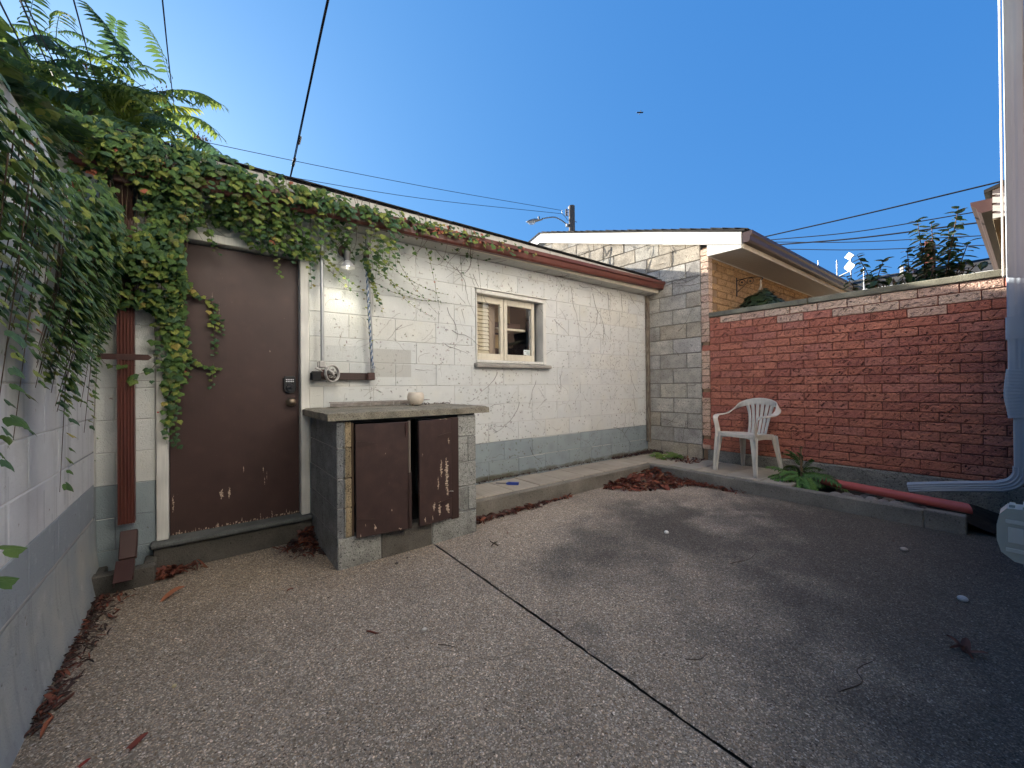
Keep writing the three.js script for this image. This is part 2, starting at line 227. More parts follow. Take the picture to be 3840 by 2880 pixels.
const M = {
  wall: [], left: [], nblock: [], red: [], pale: [], buff: [],
  mortar: mat(lin(0.36, 0.35, 0.33), 0.95), wallMortar: mat(lin(0.58, 0.57, 0.54), 0.9), bandMortar: mat(lin(0.25, 0.28, 0.29), 0.9), redMortar: mat(lin(0.22, 0.088, 0.062), 0.95), buffMortar: mat(lin(0.26, 0.17, 0.10), 0.95),
  white: mat(lin(0.88, 0.86, 0.80), 0.55, { map: rep(tWood, 0.6, 0.6) }), cream: mat(lin(0.84, 0.77, 0.62), 0.6, { map: rep(tWood, 0.6, 0.6) }), soffit: mat(lin(0.62, 0.61, 0.57), 0.8, { map: rep(tWood, 0.7, 0.7) }), greyBoard: mat(lin(0.60, 0.58, 0.54), 0.75, { map: rep(tWood, 0.5, 0.5) }),
  rust: mat(lin(0.145, 0.045, 0.033), 0.4, { map: rep(tWood, 0.7, 0.7) }), rustDark: mat(lin(0.075, 0.03, 0.024), 0.5, { map: rep(tWood, 0.4, 0.9) }), brown: mat(lin(0.055, 0.028, 0.022), 0.55, { map: rep(tWood, 0.5, 0.7) }), gutterBrown: mat(lin(0.050, 0.027, 0.024), 0.45),
  roof: mat(lin(0.060, 0.058, 0.055), 0.95, { map: rep(tRoof, 1.2, 1.2) }), conc: mat(lin(0.34, 0.32, 0.28), 0.92, { map: rep(tConc, 1.1, 1.1), bumpMap: rep(tConc, 1.1, 1.1), bumpScale: 0.006 }), darkConc: mat(lin(0.17, 0.16, 0.145), 0.92, { map: rep(tConc, 0.9, 0.9), bumpMap: rep(tConc, 0.9, 0.9), bumpScale: 0.006 }),
  slab: mat(lin(0.56, 0.52, 0.43), 0.95, { map: rep(tBlock, 0.5, 0.5), bumpMap: rep(tBlock, 0.5, 0.5), bumpScale: 0.012 }), cap: mat(lin(0.33, 0.33, 0.26), 0.92, { map: rep(tConc, 0.8, 0.8), bumpMap: rep(tConc, 0.8, 0.8), bumpScale: 0.006 }), step: mat(lin(0.20, 0.215, 0.215), 0.9, { map: rep(tConc, 0.7, 0.7), bumpMap: rep(tConc, 0.7, 0.7), bumpScale: 0.004 }),
  galv: mat(lin(0.42, 0.43, 0.43), 0.42, { metalness: 0.55 }), steel: mat(lin(0.55, 0.55, 0.54), 0.4, { metalness: 0.6 }), black: mat(lin(0.012, 0.012, 0.013), 0.45), dark: mat(lin(0.02, 0.02, 0.02), 0.9), wire: mat(lin(0.012, 0.013, 0.018), 1),
  pipeGrey: mat(lin(0.33, 0.385, 0.44), 0.6), plastic: mat(lin(0.74, 0.70, 0.63), 0.5, { map: rep(tWood, 0.35, 0.35) }), stem: mat(lin(0.10, 0.065, 0.04), 0.9), twig: mat(lin(0.07, 0.05, 0.035), 0.95), soil: mat(lin(0.055, 0.042, 0.032), 1, { map: rep(tBlock, 0.4, 0.4), bumpMap: rep(tBlock, 0.4, 0.4), bumpScale: 0.02 }),
};
{
  const wt = rep(tWall, 6, 3, 0.1 / 6, 0), wb = { map: wt, bumpMap: rep(tBlock, 0.6, 0.6), bumpScale: 0.004 };
  for (const c of [[0.86, 0.875, 0.885], [0.83, 0.85, 0.865], [0.87, 0.875, 0.86], [0.86, 0.86, 0.835], [0.82, 0.84, 0.865]]) M.wall.push(mat(lin(...c), 0.7, wb));
  const lt = rep(tLeft, 3.6, 2.4), lb = { map: lt, bumpMap: rep(tBlock, 0.8, 0.8), bumpScale: 0.003 };
  for (const c of [[0.86, 0.86, 0.865], [0.84, 0.84, 0.85], [0.87, 0.87, 0.865]]) M.left.push(mat(lin(...c), 0.75, lb));
  const bt = { map: rep(tBlock, 0.7, 0.7), bumpMap: rep(tBlock, 0.7, 0.7), bumpScale: 0.012 };
  for (const c of [[0.82, 0.80, 0.75], [0.76, 0.74, 0.70], [0.87, 0.85, 0.80], [0.78, 0.71, 0.60], [0.83, 0.82, 0.82], [0.88, 0.85, 0.77]]) M.nblock.push(mat(lin(...c), 0.92, bt));
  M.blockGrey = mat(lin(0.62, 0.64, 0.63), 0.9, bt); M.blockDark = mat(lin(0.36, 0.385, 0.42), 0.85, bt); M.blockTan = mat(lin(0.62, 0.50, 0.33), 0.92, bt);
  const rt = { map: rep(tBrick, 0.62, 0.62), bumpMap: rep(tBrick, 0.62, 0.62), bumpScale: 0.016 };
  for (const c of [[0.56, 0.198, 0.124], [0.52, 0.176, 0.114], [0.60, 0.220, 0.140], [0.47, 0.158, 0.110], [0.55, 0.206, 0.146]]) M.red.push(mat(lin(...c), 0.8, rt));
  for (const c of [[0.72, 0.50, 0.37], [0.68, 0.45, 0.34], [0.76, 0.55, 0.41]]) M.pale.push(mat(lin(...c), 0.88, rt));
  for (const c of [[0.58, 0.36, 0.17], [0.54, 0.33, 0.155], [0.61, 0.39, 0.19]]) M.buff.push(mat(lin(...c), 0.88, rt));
}

// ------------------------------------------------------------------ ground
struct('ground', new THREE.PlaneGeometry(500, 500).rotateX(-Math.PI / 2).translate(0, -0.09, 0), mat(lin(0.13, 0.125, 0.11), 1));
const groundMat = mat(0xffffff, 0.9, { map: rep(tGround, 1.45, 1.45), bumpMap: rep(tGround, 1.45, 1.45), bumpScale: 0.003, vertexColors: true });
const jointX = (z) => 1.917 - 0.022 * z;
function slabTone(x, z, right) { // slab tones: mildew plus painted-in shade on the right-hand slab, paler worn and patched places, rust-brown near the walls
  const n1 = noise2(x, z, 1.3, 4, 11), n2 = noise2(x, z, 0.55, 3, 17), n3 = noise2(x, z, 4.5, 3, 19), n4 = noise2(x, z, 13, 2, 29);
  let k = (right ? 1.15 : 1.3) + 0.34 * (n1 - 0.5) + 0.26 * (n3 - 0.5) + 0.16 * (n4 - 0.5), warm = 0.08;
  if (right) {
    const dirtShade = sm(0.24, 0.64, 0.34 * n2 + 0.36 * n1 + 0.30 * n3 + 0.10 * (n4 - 0.5) + 0.14 * sm(1.9, 3.2, z) - 0.24 * sm(1.7, 0.7, z) - 0.10 * sm(2.7, 2.0, x) + 0.06 * sm(2.6, 3.6, x));
    k *= lerp(1.12, 0.33, dirtShade); warm = lerp(0.09, 0.03, dirtShade);
    const spot = (a, b, ra, rb, w) => { const d = Math.hypot((x - a) / ra, (z - b) / rb) + 0.9 * (n3 - 0.5) + 0.5 * (n4 - 0.5); k *= 1 + w * sm(1.1, 0.55, d); };
    spot(3.9, 1.42, 0.34, 0.24, 0.42); spot(4.05, 1.98, 0.5, 0.3, 0.45); spot(4.5, 1.4, 0.4, 0.5, 0.2); spot(2.75, 1.0, 0.6, 0.5, 0.16); spot(3.42, 2.4, 0.14, 0.08, 0.3);
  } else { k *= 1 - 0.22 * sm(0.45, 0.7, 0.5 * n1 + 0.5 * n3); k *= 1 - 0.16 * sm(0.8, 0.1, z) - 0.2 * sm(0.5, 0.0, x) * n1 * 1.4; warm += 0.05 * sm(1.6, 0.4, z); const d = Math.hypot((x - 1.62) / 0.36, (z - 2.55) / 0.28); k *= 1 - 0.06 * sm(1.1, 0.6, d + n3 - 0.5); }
  return [k * (1 + warm), k, k * (1 - warm * 1.2)];
}
function patioSlab(x0f, x1f, z0, z1, nx, nz, right) {
  const pos = [], col = [], uv = [], idx = [];
  for (let j = 0; j <= nz; j++) for (let i = 0; i <= nx; i++) {
    const z = lerp(z0, z1, j / nz), x = lerp(x0f(z), x1f(z), i / nx), e = Math.min(1, Math.abs(x - jointX(z)) / 0.014);
    pos.push(x, gy(x) - 0.012 * (1 - e) * (1 - e) + 0.004 * (noise2(x, z, 2.1, 2, 5) - 0.5), z); uv.push(x, z); col.push(...slabTone(x, z, right));
  }
  for (let j = 0; j < nz; j++) for (let i = 0; i < nx; i++) { const a = j * (nx + 1) + i, b = a + nx + 1; idx.push(a, b, a + 1, a + 1, b, b + 1); }
  const g = new THREE.BufferGeometry(); g.setAttribute('position', new THREE.Float32BufferAttribute(pos, 3)); g.setAttribute('uv', new THREE.Float32BufferAttribute(uv, 2)); g.setAttribute('color', new THREE.Float32BufferAttribute(col, 3)); g.setIndex(idx); g.computeVertexNormals(); return g;
}
struct('patio', patioSlab(() => -0.12, (z) => jointX(z) - 0.004 - 0.007 * noise2(z, 1, 22, 3, 3), -0.1, 5.1, 90, 220, false), groundMat);
struct('patio', patioSlab((z) => jointX(z) + 0.003 + 0.007 * noise2(z, 5, 22, 3, 4), () => 6.0, -0.1, 3.62, 170, 170, true), groundMat);
struct('expansion_joint', wuv(new THREE.PlaneGeometry(0.05, 5.2).rotateX(-Math.PI / 2).rotateY(0.022).translate(1.862, gy(1.862) - 0.016, 2.5)), M.dark);
{ // hairline crack across the left slab
  const g = [], r = rng(8); let x = 1.25, z = 1.98; const p = [];
  for (let i = 0; i < 24; i++) { p.push(V(x, gy(x) + 0.0006, z)); x += 0.03; z += 0.012 + 0.02 * (r() - 0.4); }
  g.push(tube(p, 0.0006, 60, 4)); p.length = 0; x = 2.0; z = 0.98; for (let i = 0; i < 40; i++) { p.push(V(x, gy(x) + 0.0006, z)); x += 0.04; z += 0.006 + 0.03 * (r() - 0.45); } g.push(tube(p, 0.0006, 90, 4));
  struct('ground_crack', g, M.dark);
}

// raised walk: kerb, stone slabs, planting bed
const WY = 0.197;
{
  const kerb = struct('kerb', [B(2.28, 5.085, -0.06, WY - 0.004, 0.485, 0.56, 0.008), B(2.28, 3.0, -0.06, WY - 0.03, 0.02, 0.484, 0.003), B(3.0, 5.083, -0.06, WY - 0.03, 0.02, 0.484, 0.003)], M.conc);
  const k2 = struct('kerb', [B(5.0, 5.085, -0.06, WY - 0.003, 0.562, 3.0, 0.008), B(5.0, 5.09, -0.06, WY + 0.004, 3.004, 3.225, 0.007), B(5.086, 5.83, -0.06, WY - 0.03, 0.02, 2.08, 0.003)], mat(lin(0.33, 0.325, 0.305), 0.92, { map: M.conc.map, bumpMap: M.conc.bumpMap, bumpScale: 0.006 }));
  const walk = new THREE.Group(); walk.name = 'walk'; walk.userData.kind = 'structure'; scene.add(walk);
  const sm_ = [[0.50, 0.44, 0.36], [0.46, 0.425, 0.37], [0.54, 0.48, 0.40]].map((c) => mat(lin(...c), 0.9, { map: rep(tWood, 0.9, 0.9), bumpMap: rep(tConc, 0.9, 0.9), bumpScale: 0.006 }));
  const r = rng(12); let xs = [2.282, 2.55, 2.885, 3.22, 3.555, 3.89, 4.225, 4.56, 4.88, 5.084];
  for (let i = 0; i < xs.length - 1; i++) part('paving_stone', B(xs[i] + 0.006, xs[i + 1] - 0.006, WY - 0.035, WY + 0.002 + 0.006 * r(), 0.05 + 0.02 * r(), 0.482, 0.005, r(), r()), sm_[(r() * 3) | 0], walk);
  xs = [0.06, 0.4, 0.75, 1.107, 1.45, 1.8, 2.08];
  for (let i = 0; i < xs.length - 1; i++) part('paving_stone', B(5.092, 5.80, WY - 0.035, WY + 0.002 + 0.006 * r(), xs[i] + 0.006, xs[i + 1] - 0.006, 0.005, r(), r()), sm_[(r() * 3) | 0], walk);
  const bed = new THREE.PlaneGeometry(0.76, 1.5, 24, 40).rotateX(-Math.PI / 2).translate(5.46, 0.13, 2.82), p = bed.attributes.position;
  for (let i = 0; i < p.count; i++) { const x = p.getX(i), z = p.getZ(i); p.setY(i, 0.10 + 0.06 * noise2(x, z, 5, 3, 77) - 0.06 * sm(3.15, 3.5, z)); } bed.computeVertexNormals();
  struct('planting_bed', wuv(bed), M.soil);
}

// ------------------------------------------------------------------ white garage straight ahead
const garage = thing('garage', 'white painted block garage with a brown door, small window and long brown gutter', 'garage');
const DOOR = [0.284, 1.207, 0.0, 2.29], WIN = [2.785, 3.765, 1.445, 2.222];
{
  const r = rng(31);
  const wall = part('wall', [B(-0.2, 0.284, -0.1, 0.6, -0.2, -0.007), B(1.207, 5.826, -0.1, 0.6, -0.2, -0.007)], M.bandMortar, garage);
  const up = part('wall', [[-0.2, 0.284, 0.6, 2.29], [1.207, 5.826, 0.6, 1.445], [1.207, 2.785, 1.445, 2.222], [3.765, 5.826, 1.445, 2.222], [1.207, 5.826, 2.222, 2.29], [-0.2, 5.826, 2.29, 2.53]].map((q) => B(q[0], q[1], q[2], q[3], -0.2, -0.007, 0.0005)), M.wallMortar, garage);
  part('wall', [B(-0.2, -0.19, -0.1, 2.53, -4.8, -0.2), B(5.72, 5.72 + 0.08, -0.1, 2.5, -4.8, -0.21), B(-0.19, 5.72, -0.1, 2.5, -4.9, -4.8)], M.wallMortar, garage);
  for (let k = -1; k < 13; k++) {
    const y0 = -0.01 + 0.2032 * k, y1 = Math.min(y0 + 0.2032, 2.525), ph = (((k % 2) + 2) % 2) ? 2.936 : 3.139; if (y1 - y0 < 0.02) continue;
    for (let n = -9; n < 8; n++) {
      const x0 = ph + 0.4064 * n, x1 = x0 + 0.4064; if (x1 < 0 || x0 > 5.82) continue;
      for (const q of subRects([Math.max(x0, 0.002), Math.min(x1, 5.822), y0, y1], [DOOR, WIN])) {
        const g = 0.0016 + 0.0014 * r(), dz = 0.0022 * r();
        part('block', B(q[0] + g, q[1] - g, q[2] + g, q[3] - g, -0.02, dz - 0.0035, 0.0028), M.wall[(r() * r() * 5) | 0], k < 3 ? wall : up);
      }
    }
  }
  // eave
  part('soffit', B(-0.2, 5.80, 2.526, 2.54, 0.004, 0.182, 0.002), M.soffit, garage);
  part('fascia', B(-0.2, 5.815, 2.528, 2.70, 0.183, 0.203, 0.003), M.cream, garage);
  part('drip_board', [B(-0.2, 2.1, 2.60, 2.699, 0.238, 0.264, 0.003), B(2.106, 3.6, 2.60, 2.700, 0.238, 0.264, 0.003), B(3.606, 5.815, 2.60, 2.699, 0.238, 0.264, 0.003)], M.greyBoard, garage);
  const gp = [[0.205, 2.65], [0.205, 2.545], [0.262, 2.538], [0.276, 2.556], [0.284, 2.60], [0.302, 2.612], [0.302, 2.648], [0.296, 2.648], [0.296, 2.618], [0.278, 2.606], [0.268, 2.562], [0.258, 2.546], [0.212, 2.552], [0.212, 2.65]];
  const gut = part('gutter', prismX(gp, -0.05, 5.835).translate(-2.9, -2.59, 0), M.rust, garage); gut.position.set(2.9, 2.578, 0); gut.rotation.z = 0.0165;
  part('end_cap', [prismX([[0.205, 2.65], [0.205, 2.545], [0.262, 2.538], [0.276, 2.556], [0.284, 2.60], [0.302, 2.612], [0.302, 2.648]], 5.836, 5.84).translate(-2.9, -2.59, 0), prismX([[0.205, 2.65], [0.205, 2.545], [0.262, 2.538], [0.276, 2.556], [0.284, 2.60], [0.302, 2.612], [0.302, 2.648]], -0.056, -0.051).translate(-2.9, -2.59, 0)], M.rust, gut);
  for (let x = 0.7; x < 5.8; x += 0.9) part('hanger', B(x - 2.9, x - 2.88, 0.055, 0.059, 0.206, 0.3, 0.001), M.rust, gut);
  // roof: low gable, ridge parallel to the wall
  const s = 0.34, rf = part('roof', [prismX([[0.270, 2.712], [-2.4, 2.712 + 2.67 * s], [-5.3, 2.712 + 2.67 * s - 2.9 * s], [-5.3, 2.69 + 2.67 * s - 2.9 * s], [-2.4, 2.69 + 2.67 * s], [0.270, 2.7015]], -0.3, 5.79)], M.roof, garage);
  const sh = new THREE.BoxGeometry(0.328, 0.008, 0.19), rr = rng(3); wuv(sh);
  for (let row = 0; row < 3; row++) for (let x = -0.28 + (row % 2) * 0.16; x < 5.5; x += 0.33) { const z = 0.2 - row * 0.14, m = part('shingle', sh, M.roof, rf); m.position.set(x + 0.16 + 0.006 * rr(), 2.717 + (0.270 - z) * s + 0.002 * rr(), z + 0.008 * rr()); m.rotation.x = 0.32; }
  part('gable_wall', [prismX([[0.1, 2.53], [-2.4, 3.55], [-4.9, 2.53]], -0.19, -0.15), prismX([[0.1, 2.53], [-2.4, 3.55], [-4.9, 2.53]], 5.73, 5.77)], M.wallMortar, garage);

  // door, frame, sill
  const door = part('door', B(0.352, 1.140, 0.205, 2.215, -0.10, -0.052, 0.003), M.brown, garage);
  const dm = mat(lin(1, 1, 1), 0.5, { map: rep(brownPaint(768, 2048, 41, [[0.36, 0.865, 0.05, 0.035], [0.42, 0.86, 0.03, 0.04], [0.53, 0.79, 0.012, 0.025], [0.69, 0.80, 0.012, 0.02], [0.72, 0.82, 0.012, 0.03], [0.70, 0.84, 0.01, 0.03], [0.30, 0.16, 0.006, 0.04], [0.35, 0.19, 0.004, 0.06], [0.75, 0.36, 0.012, 0.004], [0.02, 0.86, 0.02, 0.06], ...edge(60, 0.996, 0.012, 4).map((q) => [q[0], q[1], q[2], q[3] * 0.7]), ...edge(9, 0.985, 0.02, 6)]), 0.788, 2.01, 0, 0) });
  const face = new THREE.PlaneGeometry(0.786, 2.008, 1, 1), fu = face.attributes.uv; for (let i = 0; i < 4; i++) fu.setXY(i, fu.getX(i) * 0.788, fu.getY(i) * 2.01); face.translate(0.746, 1.21, -0.0505); part('door_face', flat(face), dm, door);
  part('door_frame', [B(0.287, 0.349, 0.203, 2.225, -0.10, 0.018, 0.004), B(1.144, 1.205, 0.203, 2.225, -0.10, 0.018, 0.004), B(0.287, 1.205, 2.228, 2.288, -0.10, 0.016, 0.004), B(0.350, 0.362, 0.205, 2.22, -0.125, -0.103, 0.002), B(1.13, 1.143, 0.205, 2.22, -0.125, -0.103, 0.002)], M.white, garage);
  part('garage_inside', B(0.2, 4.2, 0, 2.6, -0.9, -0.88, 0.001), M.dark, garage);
  part('door_sill', B(0.258, 1.212, 0.168, 0.203, -0.1, 0.085, 0.01), M.step, garage);
  part('step', [B(0.27, 1.211, -0.05, 0.167, -0.1, 0.055, 0.008)], M.darkConc, garage);
  const kp = part('keypad_lock', prismZ([[-0.03, 0.062], [0.03, 0.062], [0.038, 0.05], [0.039, -0.03], [0.028, -0.055], [0, -0.066], [-0.028, -0.055], [-0.039, -0.03], [-0.038, 0.05]].map(([x, y]) => [x + 1.074, y + 1.226]), -0.049, -0.03, 0.004), M.black, door);
  for (let j = 0; j < 2; j++) for (let i = 0; i < 5; i++) part('key', wuv(cyl(0.0042, 0.0042, 0.004, 10).rotateX(Math.PI / 2).translate(1.074 + (i - 2) * 0.0115, 1.265 - j * 0.014, -0.025)), mat(lin(0.75, 0.76, 0.78), 0.4), door);
  part('keyway', [cyl(0.026, 0.028, 0.014, 24).rotateX(Math.PI / 2).translate(1.074, 1.205, -0.02), B(1.068, 1.088, 1.196, 1.212, -0.014, 0.004, 0.004)], mat(lin(0.02, 0.02, 0.022), 0.3), door);
  part('knob', [lathe([[0, 0], [0.036, 0], [0.037, 0.005], [0.02, 0.012], [0.014, 0.03], [0.022, 0.042], [0.028, 0.056], [0.025, 0.068], [0.0, 0.071]], 28).rotateX(Math.PI / 2).translate(1.083, 1.088, -0.05)], mat(lin(0.16, 0.125, 0.09), 0.35, { metalness: 0.8 }), door);

  // window: sill, frame, two sashes, panes
  const w = part('window', [B(2.79, 3.76, 2.172, 2.216, -0.12, 0.012, 0.004), B(2.788, 2.80, 1.447, 2.17, -0.12, 0.004, 0.002), B(3.715, 3.762, 1.447, 2.17, -0.12, 0.016, 0.004), B(2.79, 3.714, 1.447, 1.478, -0.12, 0.008, 0.004)], M.white, garage);
  part('head_flashing', B(2.775, 3.775, 2.217, 2.228, -0.01, 0.03, 0.002), M.white, w);
  part('sill', prismX([[-0.02, 1.442], [0.05, 1.438], [0.066, 1.424], [0.062, 1.402], [0.045, 1.398], [-0.003, 1.398], [-0.003, 1.442]], 2.762, 3.80), mat(lin(0.66, 0.64, 0.60), 0.8, { map: rep(tConc, 0.6, 0.6) }), w);
  const sash = (x0, x1, z) => part('sash', [B(x0, x0 + 0.045, 1.482, 2.168, z - 0.04, z, 0.004), B(x1 - 0.045, x1, 1.482, 2.168, z - 0.04, z, 0.004), B(x0 + 0.045, x1 - 0.045, 1.482, 1.552, z - 0.04, z - 0.001, 0.004), B(x0 + 0.045, x1 - 0.045, 2.098, 2.168, z - 0.04, z - 0.001, 0.004)], M.cream, w);
  sash(2.802, 3.19, -0.06); sash(3.195, 3.64, -0.056);
  const glass = pmat({ color: 0xffffff, roughness: 0.02, transmission: 1, thickness: 0, ior: 1.55 });
  part('pane', flat(new THREE.PlaneGeometry(0.30, 0.55).translate(2.996, 1.825, -0.082)), glass, w); part('pane', flat(new THREE.PlaneGeometry(0.356, 0.55).translate(3.4175, 1.825, -0.078)), glass, w);
  part('spacer', [B(2.846, 2.852, 1.553, 2.097, -0.1, -0.09, 0.001), B(3.586, 3.594, 1.553, 2.097, -0.1, -0.09, 0.001)], M.galv, w);
  for (let i = 0; i < 13; i++) part('reflection_slat', wuv(new THREE.BoxGeometry(0.19, 0.042, 0.003).rotateX(-0.35)).translate(2.955, 1.575 + i * 0.042, -0.15), mat(lin(0.52, 0.46, 0.32), 0.7), w);  // slats, post and boards added in place of the reflected house
  part('post', [B(3.06, 3.10, 1.45, 2.2, -0.2, -0.16), B(3.11, 3.16, 1.45, 2.2, -0.24, -0.18)], mat(lin(0.30, 0.24, 0.18), 0.8), w);  // stands in for a post mirrored in the pane
  part('reflection_strip', [B(3.2, 3.62, 1.845, 1.872, -0.42, -0.2, 0.003)], M.cream, w); part('beam', [B(3.2, 3.62, 1.89, 1.95, -0.45, -0.3)], M.brown, w);  // strip and beam added as stand-ins for house reflections
  part('reflection_panel', [B(3.2, 3.43, 1.66, 1.82, -0.5, -0.42), B(3.2, 3.62, 1.99, 2.2, -0.6, -0.5)], mat(lin(0.40, 0.30, 0.15), 0.8), w);
  const st = canvasTex(256, 160, (c) => { c.fillStyle = '#dfe6e4'; c.fillRect(0, 0, 256, 160); c.fillStyle = '#c3d2ca'; c.fillRect(110, 26, 130, 100); c.strokeStyle = '#9fb4aa'; c.lineWidth = 7; c.beginPath(); c.moveTo(96, 120); c.bezierCurveTo(140, 60, 180, 90, 236, 46); c.stroke(); c.fillStyle = '#6e736d'; c.font = 'bold 44px sans-serif'; c.fillText('Low', 22, 62); c.fillRect(158, 118, 40, 18); c.fillRect(206, 122, 30, 16); });
  const sg = new THREE.PlaneGeometry(0.094, 0.06); part('sticker', flat(sg.translate(3.535, 1.588, -0.076)), mat(0xffffff, 0.5, { map: st }), w);
}

// ------------------------------------------------------------------ white block wall on the left
{
  const lw = thing('block_wall', 'tall white block wall with a grey-blue base, half hidden under ivy', 'wall');
  const r = rng(51), wall = part('wall', B(-0.2, -0.006, -0.1, 2.12, -0.2, 5.1), M.wallMortar, lw);
  for (let k = 2; k < 11; k++) {
    const y0 = 0.01 + 0.2026 * k, y1 = y0 + 0.2026;
    for (let z = -0.02 - (k % 2) * 0.2; z < 5.1; z += 0.406) { const g = 0.0018 + 0.0015 * r(); part('block', B(-0.03, -0.001 + 0.0025 * r(), y0 + g, y1 - g, Math.max(0.004, z + 0.001), Math.min(z + 0.405, 5.1), 0.0035), M.left[(r() * 3) | 0], wall); }
  }
  const seg = []; const N = 30; // rendered foot of the wall, swelling outwards near the ground
  for (let i = 0; i < N; i++) { const z0 = 0.004 + (5.09 * i) / N, z1 = 0.004 + (5.09 * (i + 1)) / N; for (let j = 0; j < 8; j++) { const f = (y, z) => 0.003 + 0.034 * Math.pow(1 - clamp(y / 0.412), 2.2) * (0.7 + 0.7 * noise2(z, y, 1.7, 2, 9)) + 0.004 * (noise2(z, y, 7, 2, 4) - 0.5), y0 = -0.06 + 0.472 * j / 8, y1 = -0.06 + 0.472 * (j + 1) / 8; const A = [f(y0, z0), y0, z0], Bq = [f(y0, z1), y0, z1], C = [f(y1, z1), y1, z1], D = [f(y1, z0), y1, z0]; seg.push(...A, ...D, ...Bq, ...Bq, ...D, ...C); } }
  const g = new THREE.BufferGeometry(); g.setAttribute('position', new THREE.Float32BufferAttribute(seg, 3)); g.computeVertexNormals(); part('wall_foot', wuv(g), M.left[0], lw);
  part('coping', B(-0.22, -0.04, 2.122, 2.15, -0.2, 5.1, 0.006), M.darkConc, lw);
}

// ------------------------------------------------------------------ neighbour's garage at the far corner
const rakeY = (z) => 3.033 + (0.921 - z) * 0.295; // underside of the rake board
{
  const ng = thing('garage', 'grey block and buff brick garage with white rake board behind the red wall', 'garage');
  const r = rng(71), bw = part('wall', prismX([[0.82, -0.1], [0.82, 3.05], [-2.37, 4.0], [-5.6, 3.05], [-5.6, -0.1]], 5.842, 5.96), mat(lin(0.34, 0.32, 0.28), 0.95, { map: rep(tConc, 0.5, 0.5) }), ng);
  for (let k = -2; k < 20; k++) {
    const y0 = -0.028 + 0.2072 * k, y1 = y0 + 0.2072, odd = k % 2 !== 0;
    for (let n = -7; n < 3; n++) {
      const z0 = (odd ? 0.205 : 0.002) + 0.408 * n + 0, z1 = z0 + 0.408; if (z0 > 0.8 || z1 < -2.7) continue; if (z1 < 0 && y1 < 2.5) continue;
      const g = 0.005, pol = clipPoly([[Math.max(z0, -2.7) + g, y0 + g], [Math.min(z1, 0.822) - g, y0 + g], [Math.min(z1, 0.822) - g, y1 - g], [Math.max(z0, -2.7) + g, y1 - g]], 0.295, 1, rakeY(0) + 0.1);
      if (pol.length < 3 || Math.min(z1, 0.822) - Math.max(z0, -2.7) < 0.03) continue;
      const low = y1 < 0.45 || (y0 > 2.75 && r() < 0.55) ? 3 : (r() * 6) | 0, dx = 0.004 * r();
      if (pol.length === 4 && Math.abs(pol[2][1] - pol[3][1]) < 1e-6 && Math.abs(pol[2][1] - (y1 - g)) < 1e-6) part('block', B(5.828 + dx, 5.86, pol[0][1], pol[2][1], pol[0][0], pol[1][0], 0.005, r(), r()), M.nblock[low], bw);
      else part('block', prismX(pol, 5.828 + dx, 5.86), M.nblock[low], bw);
    }
  }
  // brick corner pier and buff brick front
  const pier = part('brick_corner', B(5.842, 5.94, 0.0, 3.02, 0.835, 0.92), M.buffMortar, ng);
  for (let k = 0; k < 31; k++) { const y0 = 0.335 + 0.0888 * k; if (y0 > 2.98) break; const red = k === 1 || k === 8 || k === 15; if (red) continue; part('brick', B(5.829 - 0.002 * r(), 5.935, y0 + 0.004, y0 + 0.0845, 0.824, 0.927 + 0.002 * r(), 0.004, r(), r()), k === 22 ? M.pale[1] : y0 > 2.1 ? M.pale[2] : M.pale[(r() * 3) | 0], pier); }
  const fw = part('front_wall', B(5.94, 11, -0.1, 2.9, 0.83, 0.918), M.buffMortar, ng);
  for (let k = 20; k < 29; k++) { const y0 = 0.335 + 0.0888 * k, y1 = Math.min(y0 + 0.0888, 2.884); if (y1 - y0 < 0.02) continue; for (let x = 5.94 + (k % 2) * 0.132; x < 9.4; x += 0.264) part('brick', B(x + 0.004, x + 0.26, y0 + 0.004, y1 - 0.004, 0.90, 0.927 + 0.003 * r(), 0.004, r(), r()), M.buff[(r() * 3) | 0], fw); }
  // rake board, eave return, soffit, fascia, gutter, roof
  const zc = -2.37, ye = (z) => rakeY(z);
  part('rake_board', prismX([[1.352, ye(1.352) + 0.01], [1.352, ye(1.352) + 0.165], [0.30, ye(0.30) + 0.178], [0.28, ye(0.28) - 0.004]], 5.795, 5.822), M.white, ng);
  part('rake_board', prismX([[0.275, ye(0.275)], [0.296, ye(0.295) + 0.178], [zc, ye(zc) + 0.178], [zc, ye(zc)]], 5.795, 5.822), M.white, ng);
  part('rake_board', prismX([[zc - 0.003, ye(zc)], [zc - 0.003, ye(zc) + 0.178], [-5.6, ye(zc) + 0.178 - 0.88], [-5.6, ye(zc) - 0.88]], 5.795, 5.822), M.white, ng);
  part('eave_return', prismX([[0.926, 2.884], [1.350, 2.876], [1.350, ye(1.352) + 0.005], [0.926, ye(0.926) - 0.003]], 5.80, 5.822), M.white, ng);
  for (let x = 5.826, i = 0; x < 10.6; x += 0.1, i++) part('soffit_panel', B(x, x + 0.096, 2.884, 2.892, 0.93, 1.347, 0.003), mat(lin(0.50, 0.47, 0.42), 0.7), ng);
  part('soffit_trim', B(5.83, 10.6, 2.872, 2.883, 0.93, 0.945, 0.002), M.white, ng);
  part('fascia', B(5.823, 10.9, 2.874, 3.04, 1.348, 1.366, 0.003), M.cream, ng);
  const gp = [[1.368, 3.055], [1.368, 2.935], [1.435, 2.93], [1.45, 2.95], [1.455, 3.0], [1.478, 3.02], [1.478, 3.062], [1.47, 3.062], [1.47, 3.026], [1.447, 3.006], [1.442, 2.956], [1.43, 2.938], [1.376, 2.943], [1.376, 3.055]];
